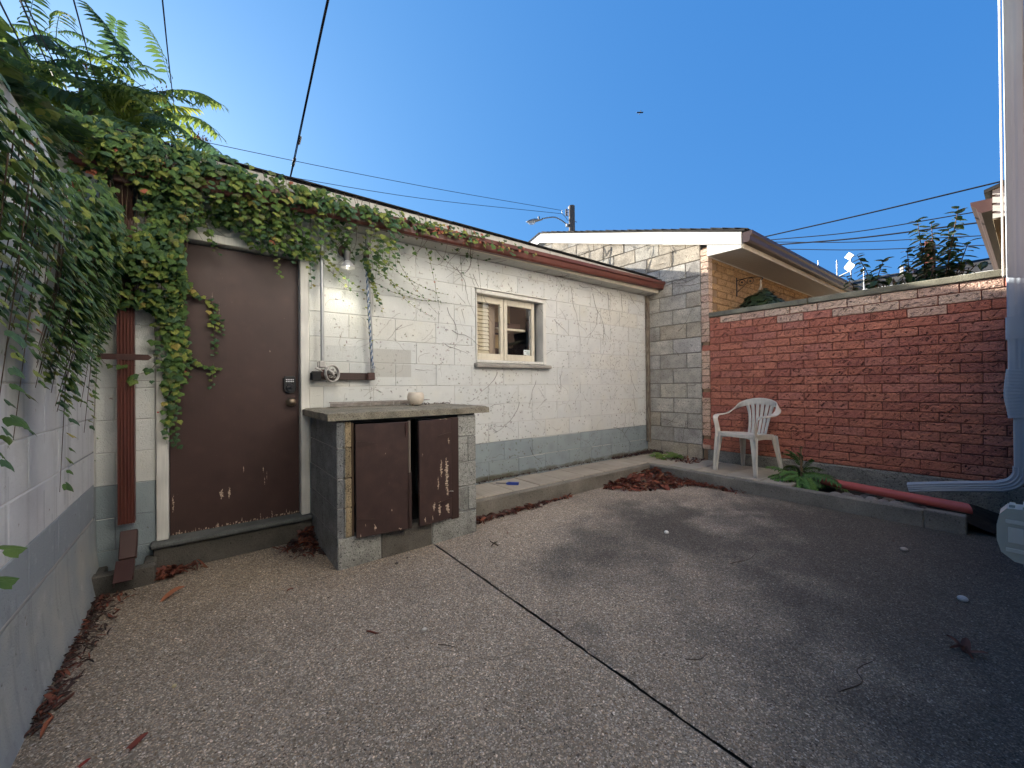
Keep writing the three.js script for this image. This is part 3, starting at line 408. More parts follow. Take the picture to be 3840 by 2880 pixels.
  const gt = part('gutter', prismX(gp, 5.80, 10.9), M.gutterBrown, ng); part('end_cap', prismX([[1.368, 3.055], [1.368, 2.935], [1.435, 2.93], [1.45, 2.95], [1.455, 3.0], [1.478, 3.02], [1.478, 3.062]], 5.794, 5.799), M.gutterBrown, gt);
  const t = 0.181, rf = part('roof', prismX([[1.395, ye(1.395) + t], [1.395, ye(1.395) + t + 0.018], [zc, ye(zc) + t + 0.022], [-5.7, ye(zc) + t + 0.022 - 0.9], [-5.7, ye(zc) + t - 0.9], [zc, ye(zc) + t]], 5.785, 11), M.roof, ng);
  for (let i = 0, z = 1.36; z > -2.3; z -= 0.142, i++) { const m = part('shingle', wuv(cbox(0.3, 0.009, 0.165, 0.002)), M.roof, rf); m.position.set(5.92 - 0.012 * (i % 3), ye(z) + t + 0.027, z); m.rotation.x = 0.34; }
}

// ------------------------------------------------------------------ red painted brick wall
{
  const rw = thing('brick_wall', 'red painted brick wall with two pale unpainted top courses and a concrete coping', 'wall');
  const r = rng(91), core = part('wall', B(5.842, 6.02, -0.1, 2.076, 0.93, 3.6), M.redMortar, rw);
  for (let k = 0; k < 20; k++) {
    const y1 = 2.076 - 0.0888 * k, y0 = Math.max(y1 - 0.0888, 0.338); if (y1 - y0 < 0.02) continue;
    const toothed = k === 4 || k === 11 || k === 18, zs = toothed ? 0.826 : 0.932, ph = (k % 2 ? 1.197 : 1.067) + (k === 2 ? -0.075 : 0) - 0.2594;
    const js = []; for (let z = ph - 0.2594; z < 3.7; z += 0.2594) js.push(z + 0.006 * (r() - 0.5)); let z0 = zs;
    for (const j of js) { if (j < zs + 0.035) continue; const z1 = Math.min(j, 3.56), g = 0.0042 + 0.002 * r();
      const pale = (k === 0 && z0 > 1.0) || (k === 1 && z0 > 2.0 && r() < 0.93) || (k === 2 && z0 > 2.75 && z0 < 3.0) || (k === 1 && z0 > 1.65 && z0 < 1.93);
      const m = pale && !(k === 0 && z0 > 3.38) ? M.pale[(r() * 3) | 0] : M.red[(r() * 5) | 0];
      if (z1 - z0 > 0.02) part('brick', B(5.826 + 0.004 * r(), 5.86, y0 + g, y1 - g * 0.7, z0 + g * 0.7, z1 - g * 0.7, 0.0045, r() * 0.6, r() * 0.6), m, core); z0 = z1; if (j > 3.56) break; }
  }
  part('coping', [B(5.812, 6.04, 2.079, 2.138, 0.93, 2.02, 0.006), B(5.812, 6.04, 2.079, 2.140, 2.028, 3.60, 0.006)], M.cap, rw);
  part('footing', B(5.806, 6.04, -0.1, 0.336, 0.90, 3.6, 0.01), mat(lin(0.46, 0.455, 0.42), 0.95, { map: rep(tBlock, 0.9, 0.9), bumpMap: rep(tBlock, 0.9, 0.9), bumpScale: 0.015 }), rw);
}

// ------------------------------------------------------------------ block cupboard
const X0 = 1.214, X1 = 2.277, CF = 0.782;
{
  const cb = thing('block_cupboard', 'low concrete block cupboard with a stone slab top and two peeling brown doors, one ajar', 'cupboard');
  const r = rng(111), H = [-0.05, 0.215, 0.409, 0.602, 0.803, 0.975];
  for (let k = 0; k < 5; k++) {
    const y0 = H[k], y1 = H[k + 1], g = 0.003;
    const split = k % 2 ? 0.39 : 0.2; // left flank
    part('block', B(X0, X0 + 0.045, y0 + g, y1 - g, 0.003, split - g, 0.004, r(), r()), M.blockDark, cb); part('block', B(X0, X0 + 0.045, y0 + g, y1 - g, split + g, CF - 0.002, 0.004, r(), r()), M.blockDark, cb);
    part('block', B(X1 - 0.09, X1, y0 + g, y1 - g, 0.003, 0.39, 0.004, r(), r()), M.blockGrey, cb); part('block', B(X1 - 0.09, X1, y0 + g, y1 - g, 0.396, CF - 0.09, 0.004, r(), r()), M.blockGrey, cb);
    if (k > 0) {
      part('block', B(X0 + 0.047, X0 + 0.052, y0 + g, y1 - g, 0.5, CF + 0.001 * r(), 0.002, r(), r()), M.blockGrey, cb); part('mortar_strip', B(X0 + 0.053, X0 + 0.092, y0 + 0.001, y1 - 0.002, 0.52, CF - 0.004 + 0.004 * r(), 0.005, r(), r()), M.blockTan, cb);
      const w = k % 2 ? [2.112, 2.20] : [2.112, X1]; part('block', B(w[0], w[1] - (k % 2 ? g : 0), y0 + g, y1 - g, CF - 0.088, CF - 0.003 * r(), 0.005, r(), r()), M.blockGrey, cb); if (k % 2) part('block', B(2.20 + g, X1, y0 + g, y1 - g, CF - 0.088, CF - 0.003 * r(), 0.005, r(), r()), M.blockGrey, cb);
    }
  }
  for (const [a, b] of [[X0, 1.50], [1.50, 1.885], [1.885, X1]]) part('block', B(a + 0.002, b - 0.002, -0.05, 0.212, 0.6, CF + 0.002 * r(), 0.006, r(), r()), a === 1.5 ? M.darkConc : M.blockGrey, cb);
  part('mortar', [B(X0 + 0.006, X0 + 0.04, -0.05, 0.972, 0.004, CF - 0.008), B(2.116, X1 - 0.006, 0.2, 0.972, 0.01, CF - 0.012), B(X0 + 0.01, X1 - 0.01, -0.05, 0.205, 0.5, CF - 0.008)], M.mortar, cb);
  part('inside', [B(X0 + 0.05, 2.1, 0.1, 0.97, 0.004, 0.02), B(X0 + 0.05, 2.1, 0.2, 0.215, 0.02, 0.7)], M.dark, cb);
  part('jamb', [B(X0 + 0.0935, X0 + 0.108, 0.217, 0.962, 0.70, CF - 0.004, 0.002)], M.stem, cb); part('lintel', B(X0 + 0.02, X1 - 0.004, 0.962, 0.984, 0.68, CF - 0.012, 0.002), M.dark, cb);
  part('post', B(2.045, 2.110, 0.178, 0.961, 0.70, CF + 0.012, 0.004), M.brown, cb);
  // slab with a ragged edge
  const top = new THREE.BoxGeometry(1.235, 0.054, 0.80, 60, 3, 36), p = top.attributes.position;
  for (let i = 0; i < p.count; i++) { const x = p.getX(i), y = p.getY(i), z = p.getZ(i), e = Math.max(Math.abs(x) / 0.6175, Math.abs(z) / 0.4), n = noise2(x, z + y * 7, 9, 3, 13) - 0.5, m = noise2(x * 1.0, z + y, 30, 2, 15) - 0.5; p.setXYZ(i, x + (Math.abs(x) > 0.61 ? 0.016 * n + 0.006 * m : 0), y + (y > 0.02 ? 0.007 * n + 0.007 * m - (e > 0.985 ? 0.008 + 0.008 * n : 0) : 0.004 * n), z + (z > 0.39 ? 0.016 * n + 0.008 * m : 0)); }
  top.computeVertexNormals(); part('slab', wuv(top.translate(1.772, 1.012, 0.408)), M.slab, cb);
  // doors: hinged groups, slightly open
  const door = (hx, w, y0, y1, ang, side, seed, chips, label) => {
    const tex = rep(brownPaint(512, 1024, seed, chips, [60, 42, 38]), w, y1 - y0), g = cbox(w, y1 - y0, 0.022, 0.003), d = part('door', wuv(g.translate(0, 0, 0), w / 2, (y1 - y0) / 2), mat(0xffffff, 0.6, { map: tex }), cb, label);
    g.translate((side * w) / 2, 0, 0); d.position.set(hx, (y0 + y1) / 2, CF + 0.012); d.rotation.y = ang; return d;
  };
  const dl = door(1.326, 0.352, 0.205, 0.955, -0.13, 1, 61, [[0.34, 0.90, 0.07, 0.06], [0.66, 0.79, 0.03, 0.012], [0.08, 0.96, 0.03, 0.04], [0.55, 0.27, 0.01, 0.01], [0.17, 0.88, 0.02, 0.02], [0.82, 0.97, 0.08, 0.02]], 'left brown cupboard door, standing ajar');
  const dr = door(2.041, 0.285, 0.195, 0.955, 0.12, -1, 63, [[0.66, 0.40, 0.10, 0.16], [0.83, 0.38, 0.17, 0.34], [0.56, 0.56, 0.07, 0.12], [0.86, 0.70, 0.12, 0.06], [0.43, 0.80, 0.13, 0.08], [0.60, 0.80, 0.12, 0.14], [0.86, 0.80, 0.18, 0.14], [0.90, 0.18, 0.07, 0.07], [0.16, 0.92, 0.06, 0.05], [0.09, 0.31, 0.05, 0.02], [0.38, 0.92, 0.05, 0.05]], 'right brown cupboard door with large flaked patches');
  const hinge = (d, x, y, s) => part('hinge', [prismZ([[0, 0.02], [0.03, 0.02], [0.118, 0.006], [0.122, -0.004], [0.03, -0.02], [0, -0.02]].map(([a, b]) => [s * a + x, b + y]).slice()[s < 0 ? 'reverse' : 'slice'](), 0.0112, 0.016)], M.brown, d);
  hinge(dl, 0.004, 0.242, 1); hinge(dl, 0.004, -0.272, 1); hinge(dr, -0.004, 0.255, -1); hinge(dr, -0.004, -0.245, -1);
  part('edge_strip', [B(0.351, 0.366, -0.37, 0.38, -0.014, 0.014, 0.003)], mat(lin(0.22, 0.18, 0.145), 0.9, { map: rep(tWood, 0.3, 0.6) }), dl); part('edge_batten', B(0.346, 0.370, -0.372, 0.02, 0.0142, 0.02, 0.002), M.brown, dl);
  part('bolt', [B(0.326, 0.342, 0.30, 0.36, 0.0115, 0.02, 0.002), cyl(0.004, 0.004, 0.1, 8).translate(0.33, 0.325, 0.022)], M.rustDark, dl);
  part('pull', cyl(0.004, 0.003, 0.04, 8).rotateX(1.4).translate(-0.02, -0.17, 0.03), M.steel, dr);
  solo('edging_strip', [...[[1.335, 1.52, 0], [1.522, 1.66, 1], [1.664, 1.86, 1], [1.866, 1.915, 1], [1.92, 2.02, 1]].map(([a, b, i]) => B(a, b, 1.044, 1.074, 0.115 - 0.02 * i, 0.128 - 0.02 * i, 0.002)), B(1.34, 2.2, 1.076, 1.082, 0.05, 0.118, 0.002)], mat(lin(0.48, 0.44, 0.42), 0.9, { map: rep(tConc, 0.2, 0.2) }), 'long low strip of pale chipped edging lying on the cupboard slab', 'edging');
  solo('flower_pot', [lathe([[0, 0], [0.032, 0], [0.044, 0.008], [0.060, 0.032], [0.0645, 0.056], [0.060, 0.082], [0.052, 0.097], [0.049, 0.097], [0.056, 0.08], [0.059, 0.056], [0.052, 0.03], [0, 0.014]], 48)], mat(lin(0.84, 0.74, 0.62), 0.7, { map: rep(tWood, 0.4, 0.4) }), 'small round cream flower pot standing on the cupboard slab', 'flower pot', [1.985, 1.044, 0.285]);
}

// ------------------------------------------------------------------ fittings on the white wall
{
  const dsShape = (w, d) => { const o = [], n = 5; o.push([-w / 2, -d / 2]); o.push([w / 2, -d / 2], [w / 2, d / 2]); for (let i = n; i > 0; i--) { const a = -w / 2 + (w * (i - 0.1)) / n, b = -w / 2 + (w * (i - 0.5)) / n, c = -w / 2 + (w * (i - 0.9)) / n; o.push([a, d / 2], [b + 0.003, d / 2 - 0.006], [b - 0.003, d / 2 - 0.006], [c, d / 2]); } o.push([-w / 2, d / 2]); return o; };
  const ds = thing('downspout', 'rust brown fluted downspout in the left corner beside the brown door', 'downspout', [0.152, 0, 0.062]);
  const ex = (w, d, y0, y1) => { const s = new THREE.Shape(dsShape(w, d).map(([x, z]) => new THREE.Vector2(x, -z))); return wuv(new THREE.ExtrudeGeometry(s, { depth: y1 - y0, bevelEnabled: false }).rotateX(-Math.PI / 2).translate(0, y0, 0)); };
  part('pipe', ex(0.078, 0.058, 0.365, 2.30), M.rust, ds);
  part('upper_elbow', [B(-0.04, 0.04, 2.26, 2.50, -0.03, 0.03, 0.006).translate(0, -2.28, 0).rotateX(0.42).translate(0, 2.28, 0), B(-0.04, 0.04, 2.44, 2.54, 0.10, 0.16, 0.006)], M.rustDark, ds);
  part('strap', prismZ([[-0.125, 1.384], [0.105, 1.384], [0.122, 1.402], [0.105, 1.42], [-0.125, 1.42]], 0.0295, 0.033), M.rustDark, ds);
  part('shoe', [B(-0.040, 0.040, -0.17, 0.0, -0.029, 0.029, 0.004).rotateX(-0.5).translate(0.012, 0.315, 0.012), B(-0.040, 0.040, -0.15, 0.0, -0.004, 0.000, 0.001).rotateX(-0.95).translate(0.006, 0.178, 0.13), B(-0.042, -0.038, -0.15, 0.0, -0.045, 0.0, 0.001).rotateX(-0.95).translate(0.006, 0.178, 0.13), B(0.038, 0.042, -0.12, 0.0, -0.045, 0.0, 0.001).rotateX(-0.95).translate(0.006, 0.178, 0.13)], M.rustDark, ds);
  solo('splash_block', [B(0.012, 0.292, -0.02, 0.118, 0.15, 0.215, 0.008), B(0.232, 0.292, -0.02, 0.119, 0.0, 0.15, 0.008), B(0.012, 0.06, -0.02, 0.105, 0.0, 0.15, 0.008), B(0.06, 0.232, -0.02, 0.05, 0.0, 0.15, 0.004)], M.darkConc, 'hollow concrete splash block on the ground under the brown downspout', 'splash block');

  const pl = thing('pipe', 'straight galvanised pipe standing on the wall bracket left of the flood lamp', 'pipe', [1.289, 1.36, 0.075]);
  part('shaft', cyl(0.0135, 0.0135, 1.16, 14).translate(0, 0.58, 0), M.galv, pl); part('coupling', cyl(0.017, 0.017, 0.05, 14).translate(0, 0.02, 0), M.steel, pl);
  const pr = thing('pipe', 'slightly leaning grey pipe on the wall right of the flood lamp', 'pipe');
  part('shaft', tube([[1.690, 1.28, 0.06], [1.668, 1.9, 0.07], [1.640, 2.5, 0.085]], 0.0145, 12, 12), mat(lin(0.30, 0.31, 0.31), 0.5), pr); part('clamp', [B(1.625, 1.66, 2.30, 2.36, 0.04, 0.102, 0.003)], M.rustDark, pr);
  const bd = thing('wall_board', 'dark brown board fixed to the white wall above the cupboard', 'board');
  part('board', B(1.212, 1.70, 1.262, 1.322, 0.004, 0.045, 0.003), M.brown, bd); part('block', [B(1.212, 1.275, 1.258, 1.33, 0.046, 0.10, 0.004)], M.dark, bd); part('bracket', [B(1.275, 1.325, 1.285, 1.345, 0.046, 0.105, 0.004)], M.rustDark, bd); part('bracket', B(1.645, 1.705, 1.262, 1.325, 0.046, 0.085, 0.004), M.rustDark, bd);
  const pu = thing('clothesline_pulley', 'spoked grey metal pulley wheel of a clothesline, on the brown board', 'pulley', [1.356, 1.312, 0.10]);
  const wh = new THREE.Shape(); wh.absarc(0, 0, 0.064, 0, 6.2832); for (let i = 0; i < 5; i++) { const h = new THREE.Path(), a = i * 1.2566 + 0.3; h.absarc(Math.cos(a) * 0.03, Math.sin(a) * 0.03, 0.0105, 0, 6.2832, true); wh.holes.push(h); }
  const wg = wuv(new THREE.ExtrudeGeometry(wh, { depth: 0.008, bevelEnabled: true, bevelSize: 0.003, bevelThickness: 0.003, bevelSegments: 2, curveSegments: 24 }).translate(0, 0, -0.004)); const alu = mat(lin(0.44, 0.42, 0.39), 0.5, { metalness: 0.3 });
  const wm = part('wheel', [wg, flat(new THREE.TorusGeometry(0.065, 0.006, 8, 40).translate(0, 0, 0.006)), flat(new THREE.TorusGeometry(0.065, 0.006, 8, 40).translate(0, 0, -0.008)), cyl(0.012, 0.012, 0.03, 16).rotateX(Math.PI / 2)], alu, pu); wm.rotation.y = 0.5;
  part('arm', [tube([[-0.066, 0.075, 0.0], [-0.045, 0.04, 0.014], [0.0, 0.004, 0.02]], 0.011, 10, 8), B(-0.10, -0.055, 0.045, 0.10, -0.02, 0.02, 0.006), cyl(0.008, 0.008, 0.04, 10).translate(-0.105, 0.07, 0.005), cyl(0.006, 0.006, 0.06, 10).rotateZ(1.1).translate(-0.10, 0.03, 0.0)], alu, pu);
  { // twisted rope tied to the right pipe
    const a = [], b = [], base = (t) => V(lerp(1.634, 1.688, t * t * 0.6 + t * 0.4), lerp(2.20, 1.37, t), 0.095 + 0.012 * Math.sin(t * 5));
    for (let i = 0; i <= 170; i++) { const t = i / 170, o = base(t), th = t * 95; a.push(o.clone().add(V(0.005 * Math.cos(th), 0, 0.005 * Math.sin(th)))); b.push(o.clone().add(V(-0.005 * Math.cos(th), 0, -0.005 * Math.sin(th)))); }
    const rp = thing('rope', 'blue and white twisted rope tied along the grey wall pipe', 'rope'); part('strand', tube(a, 0.0052, 340, 5), mat(lin(0.55, 0.58, 0.62), 0.9), rp); part('strand', tube(b, 0.0052, 340, 5), mat(lin(0.10, 0.17, 0.28), 0.9), rp); part('knot', [flat(new THREE.TorusGeometry(0.016, 0.005, 6, 16).rotateX(1.3).translate(1.688, 1.375, 0.085)), flat(new THREE.TorusGeometry(0.016, 0.005, 6, 16).rotateX(1.7).translate(1.689, 1.363, 0.085))], mat(lin(0.5, 0.52, 0.55), 0.9), rp);
  }
  solo('wire_hook', [tube([[1.702, 1.44, 0.06], [1.707, 1.34, 0.062], [1.706, 1.285, 0.066], [1.716, 1.265, 0.068], [1.728, 1.272, 0.068], [1.729, 1.315, 0.068]], 0.0022, 30, 5)], M.steel, 'thin wire hook hanging at the right end of the brown board', 'hook');
  // flood lamp; its glow and spotlight are added to brighten the wall
  const fl = thing('flood_lamp', 'clear glass flood lamp bulb in a dark socket under the ivy', 'lamp', [1.478, 2.19, 0.115]);
  part('canopy', cyl(0.05, 0.05, 0.03, 20).rotateX(Math.PI / 2).translate(0, 0.15, -0.095), M.rustDark, fl); part('socket', [cyl(0.024, 0.026, 0.085, 18).translate(0, 0.088, -0.015), cyl(0.012, 0.012, 0.08, 10).rotateX(1.1).translate(0, 0.13, -0.06)], mat(lin(0.16, 0.15, 0.14), 0.5), fl);
  part('reflector', lathe([[0.022, 0.046], [0.030, 0.034], [0.042, 0.02], [0.052, 0.004], [0.056, -0.01]], 32), mat(lin(0.80, 0.80, 0.80), 0.3, { metalness: 0.55 }), fl);
  part('lens', lathe([[0.0, -0.036], [0.03, -0.032], [0.05, -0.022], [0.0585, -0.01], [0.0585, -0.002]], 32), pmat({ color: 0xffffff, roughness: 0.06, transmission: 1, thickness: 0, ior: 1.5 }), fl);
  part('added_glow', flat(new THREE.SphereGeometry(0.011, 12, 8).translate(0, 0.012, 0)), new THREE.MeshStandardMaterial({ color: 0x222222, emissive: new THREE.Color(1, 0.92, 0.75), emissiveIntensity: 3 }), fl);  // added glow inside the bulb
  const sp = new THREE.SpotLight(new THREE.Color(1, 0.93, 0.74), 0.13, 3, 0.85, 1, 2); sp.position.set(1.478, 2.172, 0.16); sp.target.position.set(1.42, 1.55, 0.0); sp.castShadow = true; sp.shadow.radius = 2; scene.add(sp, sp.target);  // added light, stands in for sun reflected onto the wall
  solo('corner_board', B(5.768, 5.822, 0.36, 2.525, 0.006, 0.05, 0.004), mat(lin(0.50, 0.47, 0.42), 0.8, { map: rep(brownPaint(128, 2048, 77, [[0.5, 0.75, 0.5, 0.2]], [196, 190, 178]), 0.054, 2.17) }), 'weathered white board standing in the corner where the two block walls meet', 'board');
}

// ------------------------------------------------------------------ things along the red wall
{
  // monobloc chair: local z is its front
  const ch = thing('plastic_chair', 'white plastic garden chair with a slatted fan back, standing before the red wall', 'chair', [5.44, WY + 0.004, 1.535]); ch.rotation.y = -Math.PI / 2 - 0.17;
  const seat = new THREE.BoxGeometry(0.43, 0.018, 0.43, 16, 1, 16), p = seat.attributes.position;
  for (let i = 0; i < p.count; i++) { const x = p.getX(i), y = p.getY(i), z = p.getZ(i), f = (z + 0.215) / 0.43; p.setXYZ(i, x * lerp(0.82, 1.03, f), y + 0.415 + 0.03 * f - 0.022 * (1 - Math.pow(Math.abs(x) / 0.215, 2)) * Math.sin(Math.PI * clamp(f)) - (f > 0.93 ? 0.012 : 0), z); }
  seat.computeVertexNormals(); part('seat', wuv(seat), M.plastic, ch);
  part('apron', [ribbon([[-0.205, 0.415, 0.20, 0, 1, 0, 0.075, 0.012], [-0.14, 0.422, 0.213, 0, 1, 0, 0.045, 0.012], [0, 0.424, 0.218, 0, 1, 0, 0.04, 0.012], [0.14, 0.422, 0.213, 0, 1, 0, 0.045, 0.012], [0.205, 0.415, 0.20, 0, 1, 0, 0.075, 0.012]], 24), ribbon([[-0.2, 0.41, 0.2, 0, 1, 0, 0.06, 0.01], [-0.19, 0.405, 0, 0, 1, 0, 0.045, 0.01], [-0.18, 0.395, -0.2, 0, 1, 0, 0.06, 0.01]], 14), ribbon([[0.2, 0.41, 0.2, 0, 1, 0, 0.06, 0.01], [0.19, 0.405, 0, 0, 1, 0, 0.045, 0.01], [0.18, 0.395, -0.2, 0, 1, 0, 0.06, 0.01]], 14)], M.plastic, ch);
  for (const s of [-1, 1]) {
    part('leg', [ribbon([[s * 0.236, 0.0, 0.232, s * 0.55, 0, 0.8, 0.052, 0.012], [s * 0.226, 0.2, 0.214, s * 0.55, 0, 0.8, 0.066, 0.012], [s * 0.214, 0.38, 0.196, s * 0.6, 0, 0.8, 0.085, 0.012], [s * 0.216, 0.44, 0.192, s * 0.4, 0, 0.9, 0.08, 0.012]], 22), ribbon([[s * 0.236, 0.0, 0.232, 0.9, 0, -s * 0.4, 0.04, 0.010], [s * 0.222, 0.2, 0.222, 0.9, 0, -s * 0.4, 0.055, 0.010], [s * 0.205, 0.42, 0.206, 0.9, 0, -s * 0.4, 0.08, 0.010]], 18)], M.plastic, ch);
    part('leg', [ribbon([[s * 0.225, 0.0, -0.27, 0, 0, 1, 0.05, 0.012], [s * 0.205, 0.2, -0.235, 0, 0, 1, 0.07, 0.012], [s * 0.185, 0.41, -0.195, 0, 0, 1, 0.09, 0.012]], 18), ribbon([[s * 0.225, 0.0, -0.28, 1, 0, 0, 0.042, 0.010], [s * 0.2, 0.2, -0.25, 1, 0, 0, 0.056, 0.010], [s * 0.178, 0.41, -0.215, 1, 0, 0, 0.08, 0.010]], 18)], M.plastic, ch);
  }
  // arms and top rail in one sweep
  const half = (s) => [[s * 0.214, 0.40, 0.198, s * 0.2, 0, 1, 0.085, 0.013], [s * 0.226, 0.52, 0.205, s * 0.2, 0, 1, 0.062, 0.013], [s * 0.242, 0.605, 0.208, s * 0.5, 0.1, 0.8, 0.056, 0.014], [s * 0.252, 0.636, 0.17, 1, 0, s * 0.3, 0.056, 0.014], [s * 0.262, 0.642, 0.06, 1, 0, 0, 0.056, 0.014], [s * 0.268, 0.655, -0.06, 1, 0.25 * -s, 0, 0.056, 0.014], [s * 0.258, 0.695, -0.155, 0.8, -0.6 * s, 0.0, 0.058, 0.014], [s * 0.212, 0.748, -0.225, 0.35, -0.9 * s, 0, 0.064, 0.014], [s * 0.12, 0.783, -0.262, 0.1, -s, 0, 0.072, 0.014]];
  const R_ = half(1), L_ = half(1).reverse().map((q) => [-q[0], q[1], q[2], -q[3], q[4], q[5], q[6], q[7]]);
  part('arms_and_rail', ribbon([...R_, [0, 0.795, -0.272, 0, -1, 0, 0.078, 0.014], ...L_], 120), M.plastic, ch);
  for (let i = 0; i < 6; i++) { const t = (i - 2.5) / 2.5; part('slat', ribbon([[t * 0.092, 0.41, -0.19, 1, 0, 0, 0.03, 0.009], [t * 0.098, 0.5, -0.218, 1, 0, 0, 0.03, 0.009], [t * 0.115, 0.64, -0.248, 1, 0, 0, 0.034, 0.009], [t * 0.145, 0.765 - 0.012 * t * t, -0.264 + 0.008 * t * t, 1, 0, 0, 0.042, 0.009]], 18), M.plastic, ch); }
  part('back_foot', ribbon([[-0.11, 0.405, -0.19, 0, 1, 0, 0.05, 0.012], [0, 0.402, -0.2, 0, 1, 0, 0.05, 0.012], [0.11, 0.405, -0.19, 0, 1, 0, 0.05, 0.012]], 12), M.plastic, ch);

  // terracotta plastic pipe lying over the bed
  { const a = V(5.335, 0.245, 2.247), b = V(5.083, 0.245, 3.268), d = b.clone().sub(a), L = d.length(), g = new THREE.LatheGeometry([[0.0375, 0], [0.0375, L], [0.0345, L], [0.0345, 0], [0.0375, 0]].map(([x, y]) => new THREE.Vector2(x, y)), 40), p2 = g.attributes.position; for (let i = 0; i < p2.count; i++) if (p2.getY(i) > L * 0.5) p2.setY(i, p2.getY(i) - 0.035 - 0.8 * p2.getX(i)); g.computeVertexNormals();
    const m = solo('drain_pipe', flat(g), mat(lin(0.42, 0.085, 0.068), 0.42), 'terracotta red plastic drain pipe lying along the planting bed', 'pipe'); m.position.copy(a); m.quaternion.setFromUnitVectors(V(0, 1, 0), d.normalize()); }
  // river stones
  const r = rng(131), sc = [[0.34, 0.33, 0.34], [0.22, 0.21, 0.23], [0.42, 0.40, 0.39], [0.29, 0.27, 0.27]].map((c) => mat(lin(...c), 0.75, { map: rep(tConc, 0.3, 0.3) }));
  const shapes = [0, 1, 2].map((k) => { const g = new THREE.IcosahedronGeometry(1, 2), p3 = g.attributes.position; for (let i = 0; i < p3.count; i++) { const x = p3.getX(i), y = p3.getY(i), z = p3.getZ(i), n = 1 + 0.22 * (noise2(x + k * 9, z + y * 2, 1.4, 2, 40) - 0.5); p3.setXYZ(i, x * n, y * n, z * n); } g.computeVertexNormals(); return wuv(g); });
  const spots = [[5.05, 2.09, 0.03], [5.06, 2.15, 0.022], [5.12, 2.42, 0.055], [5.14, 2.50, 0.062], [5.20, 2.56, 0.04], [5.12, 2.60, 0.035], [5.20, 2.66, 0.05], [5.12, 2.69, 0.042], [5.16, 2.74, 0.05], [5.10, 2.77, 0.045], [5.15, 2.82, 0.055], [5.10, 2.86, 0.05], [5.20, 2.90, 0.06], [5.26, 2.60, 0.05], [5.30, 2.75, 0.045], [5.10, 2.94, 0.04], [5.45, 2.6, 0.04], [5.5, 2.3, 0.05], [5.11, 2.34, 0.035], [5.22, 2.98, 0.035], [5.4, 2.9, 0.05]];
  spots.forEach(([x, z, s], i) => { const o = new THREE.Mesh(shapes[i % 3], sc[i % 4]); o.name = numbered('river_stone'); o.position.set(x, 0.145 + s * 0.42, z); o.scale.set(s, s * 0.62, s * (0.75 + 0.3 * r())); o.rotation.y = r() * 6; scene.add(o); tag(o, 'smooth grey river stone in the planting bed beside the red pipe', 'stone', 'river stones in the planting bed'); });

  // grey corrugated downspout on the near house
  const gd = thing('downspout', 'light grey metal downspout at the right edge, ending in a fluted outlet over the bed', 'downspout');
  const prof = (w, d, n) => { const o = []; const K = n > 12 ? 112 : 48; for (let i = 0; i < K; i++) { const th = (i / K) * 2 * Math.PI, c = Math.cos(th), s = Math.sin(th), q = Math.pow(Math.pow(Math.abs(c), 6) + Math.pow(Math.abs(s), 6), -1 / 6), f = n ? 1 - (n > 12 ? 0.10 : 0.04) * (0.5 + 0.5 * Math.cos(th * n)) : 1; o.push([c * q * w / 2 * f, s * q * d / 2 * f]); } return o; };
  const sweep = (pts, w, d, n, seg, ripple = 0) => { const cu = new THREE.CatmullRomCurve3(pts.map((q) => V(...q)), false, 'centripetal'), pr = prof(w, d, n), pos = [], idx = []; for (let i = 0; i <= seg; i++) { const t = i / seg, o = cu.getPointAt(t), T = cu.getTangentAt(t), X = V(1, 0, 0), Z = T.clone().cross(X).normalize(), k = 1 + ripple * Math.sin(i * 2.1); for (const [a, b] of pr) { const v = o.clone().addScaledVector(X, a * k).addScaledVector(Z, b * k); pos.push(v.x, v.y, v.z); } } const K = pr.length; for (let i = 0; i < seg; i++) for (let k = 0; k < K; k++) { const a = i * K + k, b = i * K + ((k + 1) % K); idx.push(a, b, a + K, b, b + K, a + K); } const g = new THREE.BufferGeometry(); g.setAttribute('position', new THREE.Float32BufferAttribute(pos, 3)); g.setIndex(idx); g.computeVertexNormals(); return wuv(g); };
  const DX = 5.35, DZ = 3.466;
  part('pipe', sweep([[DX, 1.66, DZ + 0.004], [DX, 3.2, DZ + 0.004], [DX, 5.9, DZ + 0.004]], 0.10, 0.10, 12, 12), M.pipeGrey, gd);
  part('trim_strip', B(DX - 0.092, DX - 0.045, 1.985, 5.9, DZ - 0.064, DZ - 0.054, 0.002), M.white, gd);
  part('sleeve', [sweep([[DX, 1.515, DZ], [DX, 1.6, DZ], [DX, 1.68, DZ]], 0.109, 0.108, 0, 6)], M.pipeGrey, gd);
  part('pipe', sweep([[DX, 1.28, DZ + 0.004], [DX, 1.4, DZ + 0.004], [DX, 1.53, DZ + 0.004]], 0.098, 0.098, 12, 6), M.pipeGrey, gd);
  part('elbow', sweep([[DX, 0.93, DZ + 0.006], [DX, 1.0, DZ - 0.002], [DX, 1.1, DZ - 0.014], [DX, 1.2, DZ - 0.008], [DX, 1.29, DZ]], 0.108, 0.108, 0, 44, 0.022), M.pipeGrey, gd);
  part('pipe', sweep([[DX, 0.5, DZ + 0.02], [DX, 0.75, DZ + 0.02], [DX, 0.96, DZ + 0.02]], 0.088, 0.088, 12, 8), M.pipeGrey, gd);
  part('elbow', sweep([[DX, 0.56, DZ + 0.012], [DX, 0.50, DZ + 0.008], [DX, 0.435, DZ - 0.03], [DX, 0.40, DZ - 0.095]], 0.092, 0.085, 14, 44, 0.02), M.pipeGrey, gd);
  part('outlet', sweep([[DX, 0.402, DZ - 0.085], [DX, 0.36, DZ - 0.3], [DX, 0.297, DZ - 0.595]], 0.09, 0.078, 14, 14), M.pipeGrey, gd);

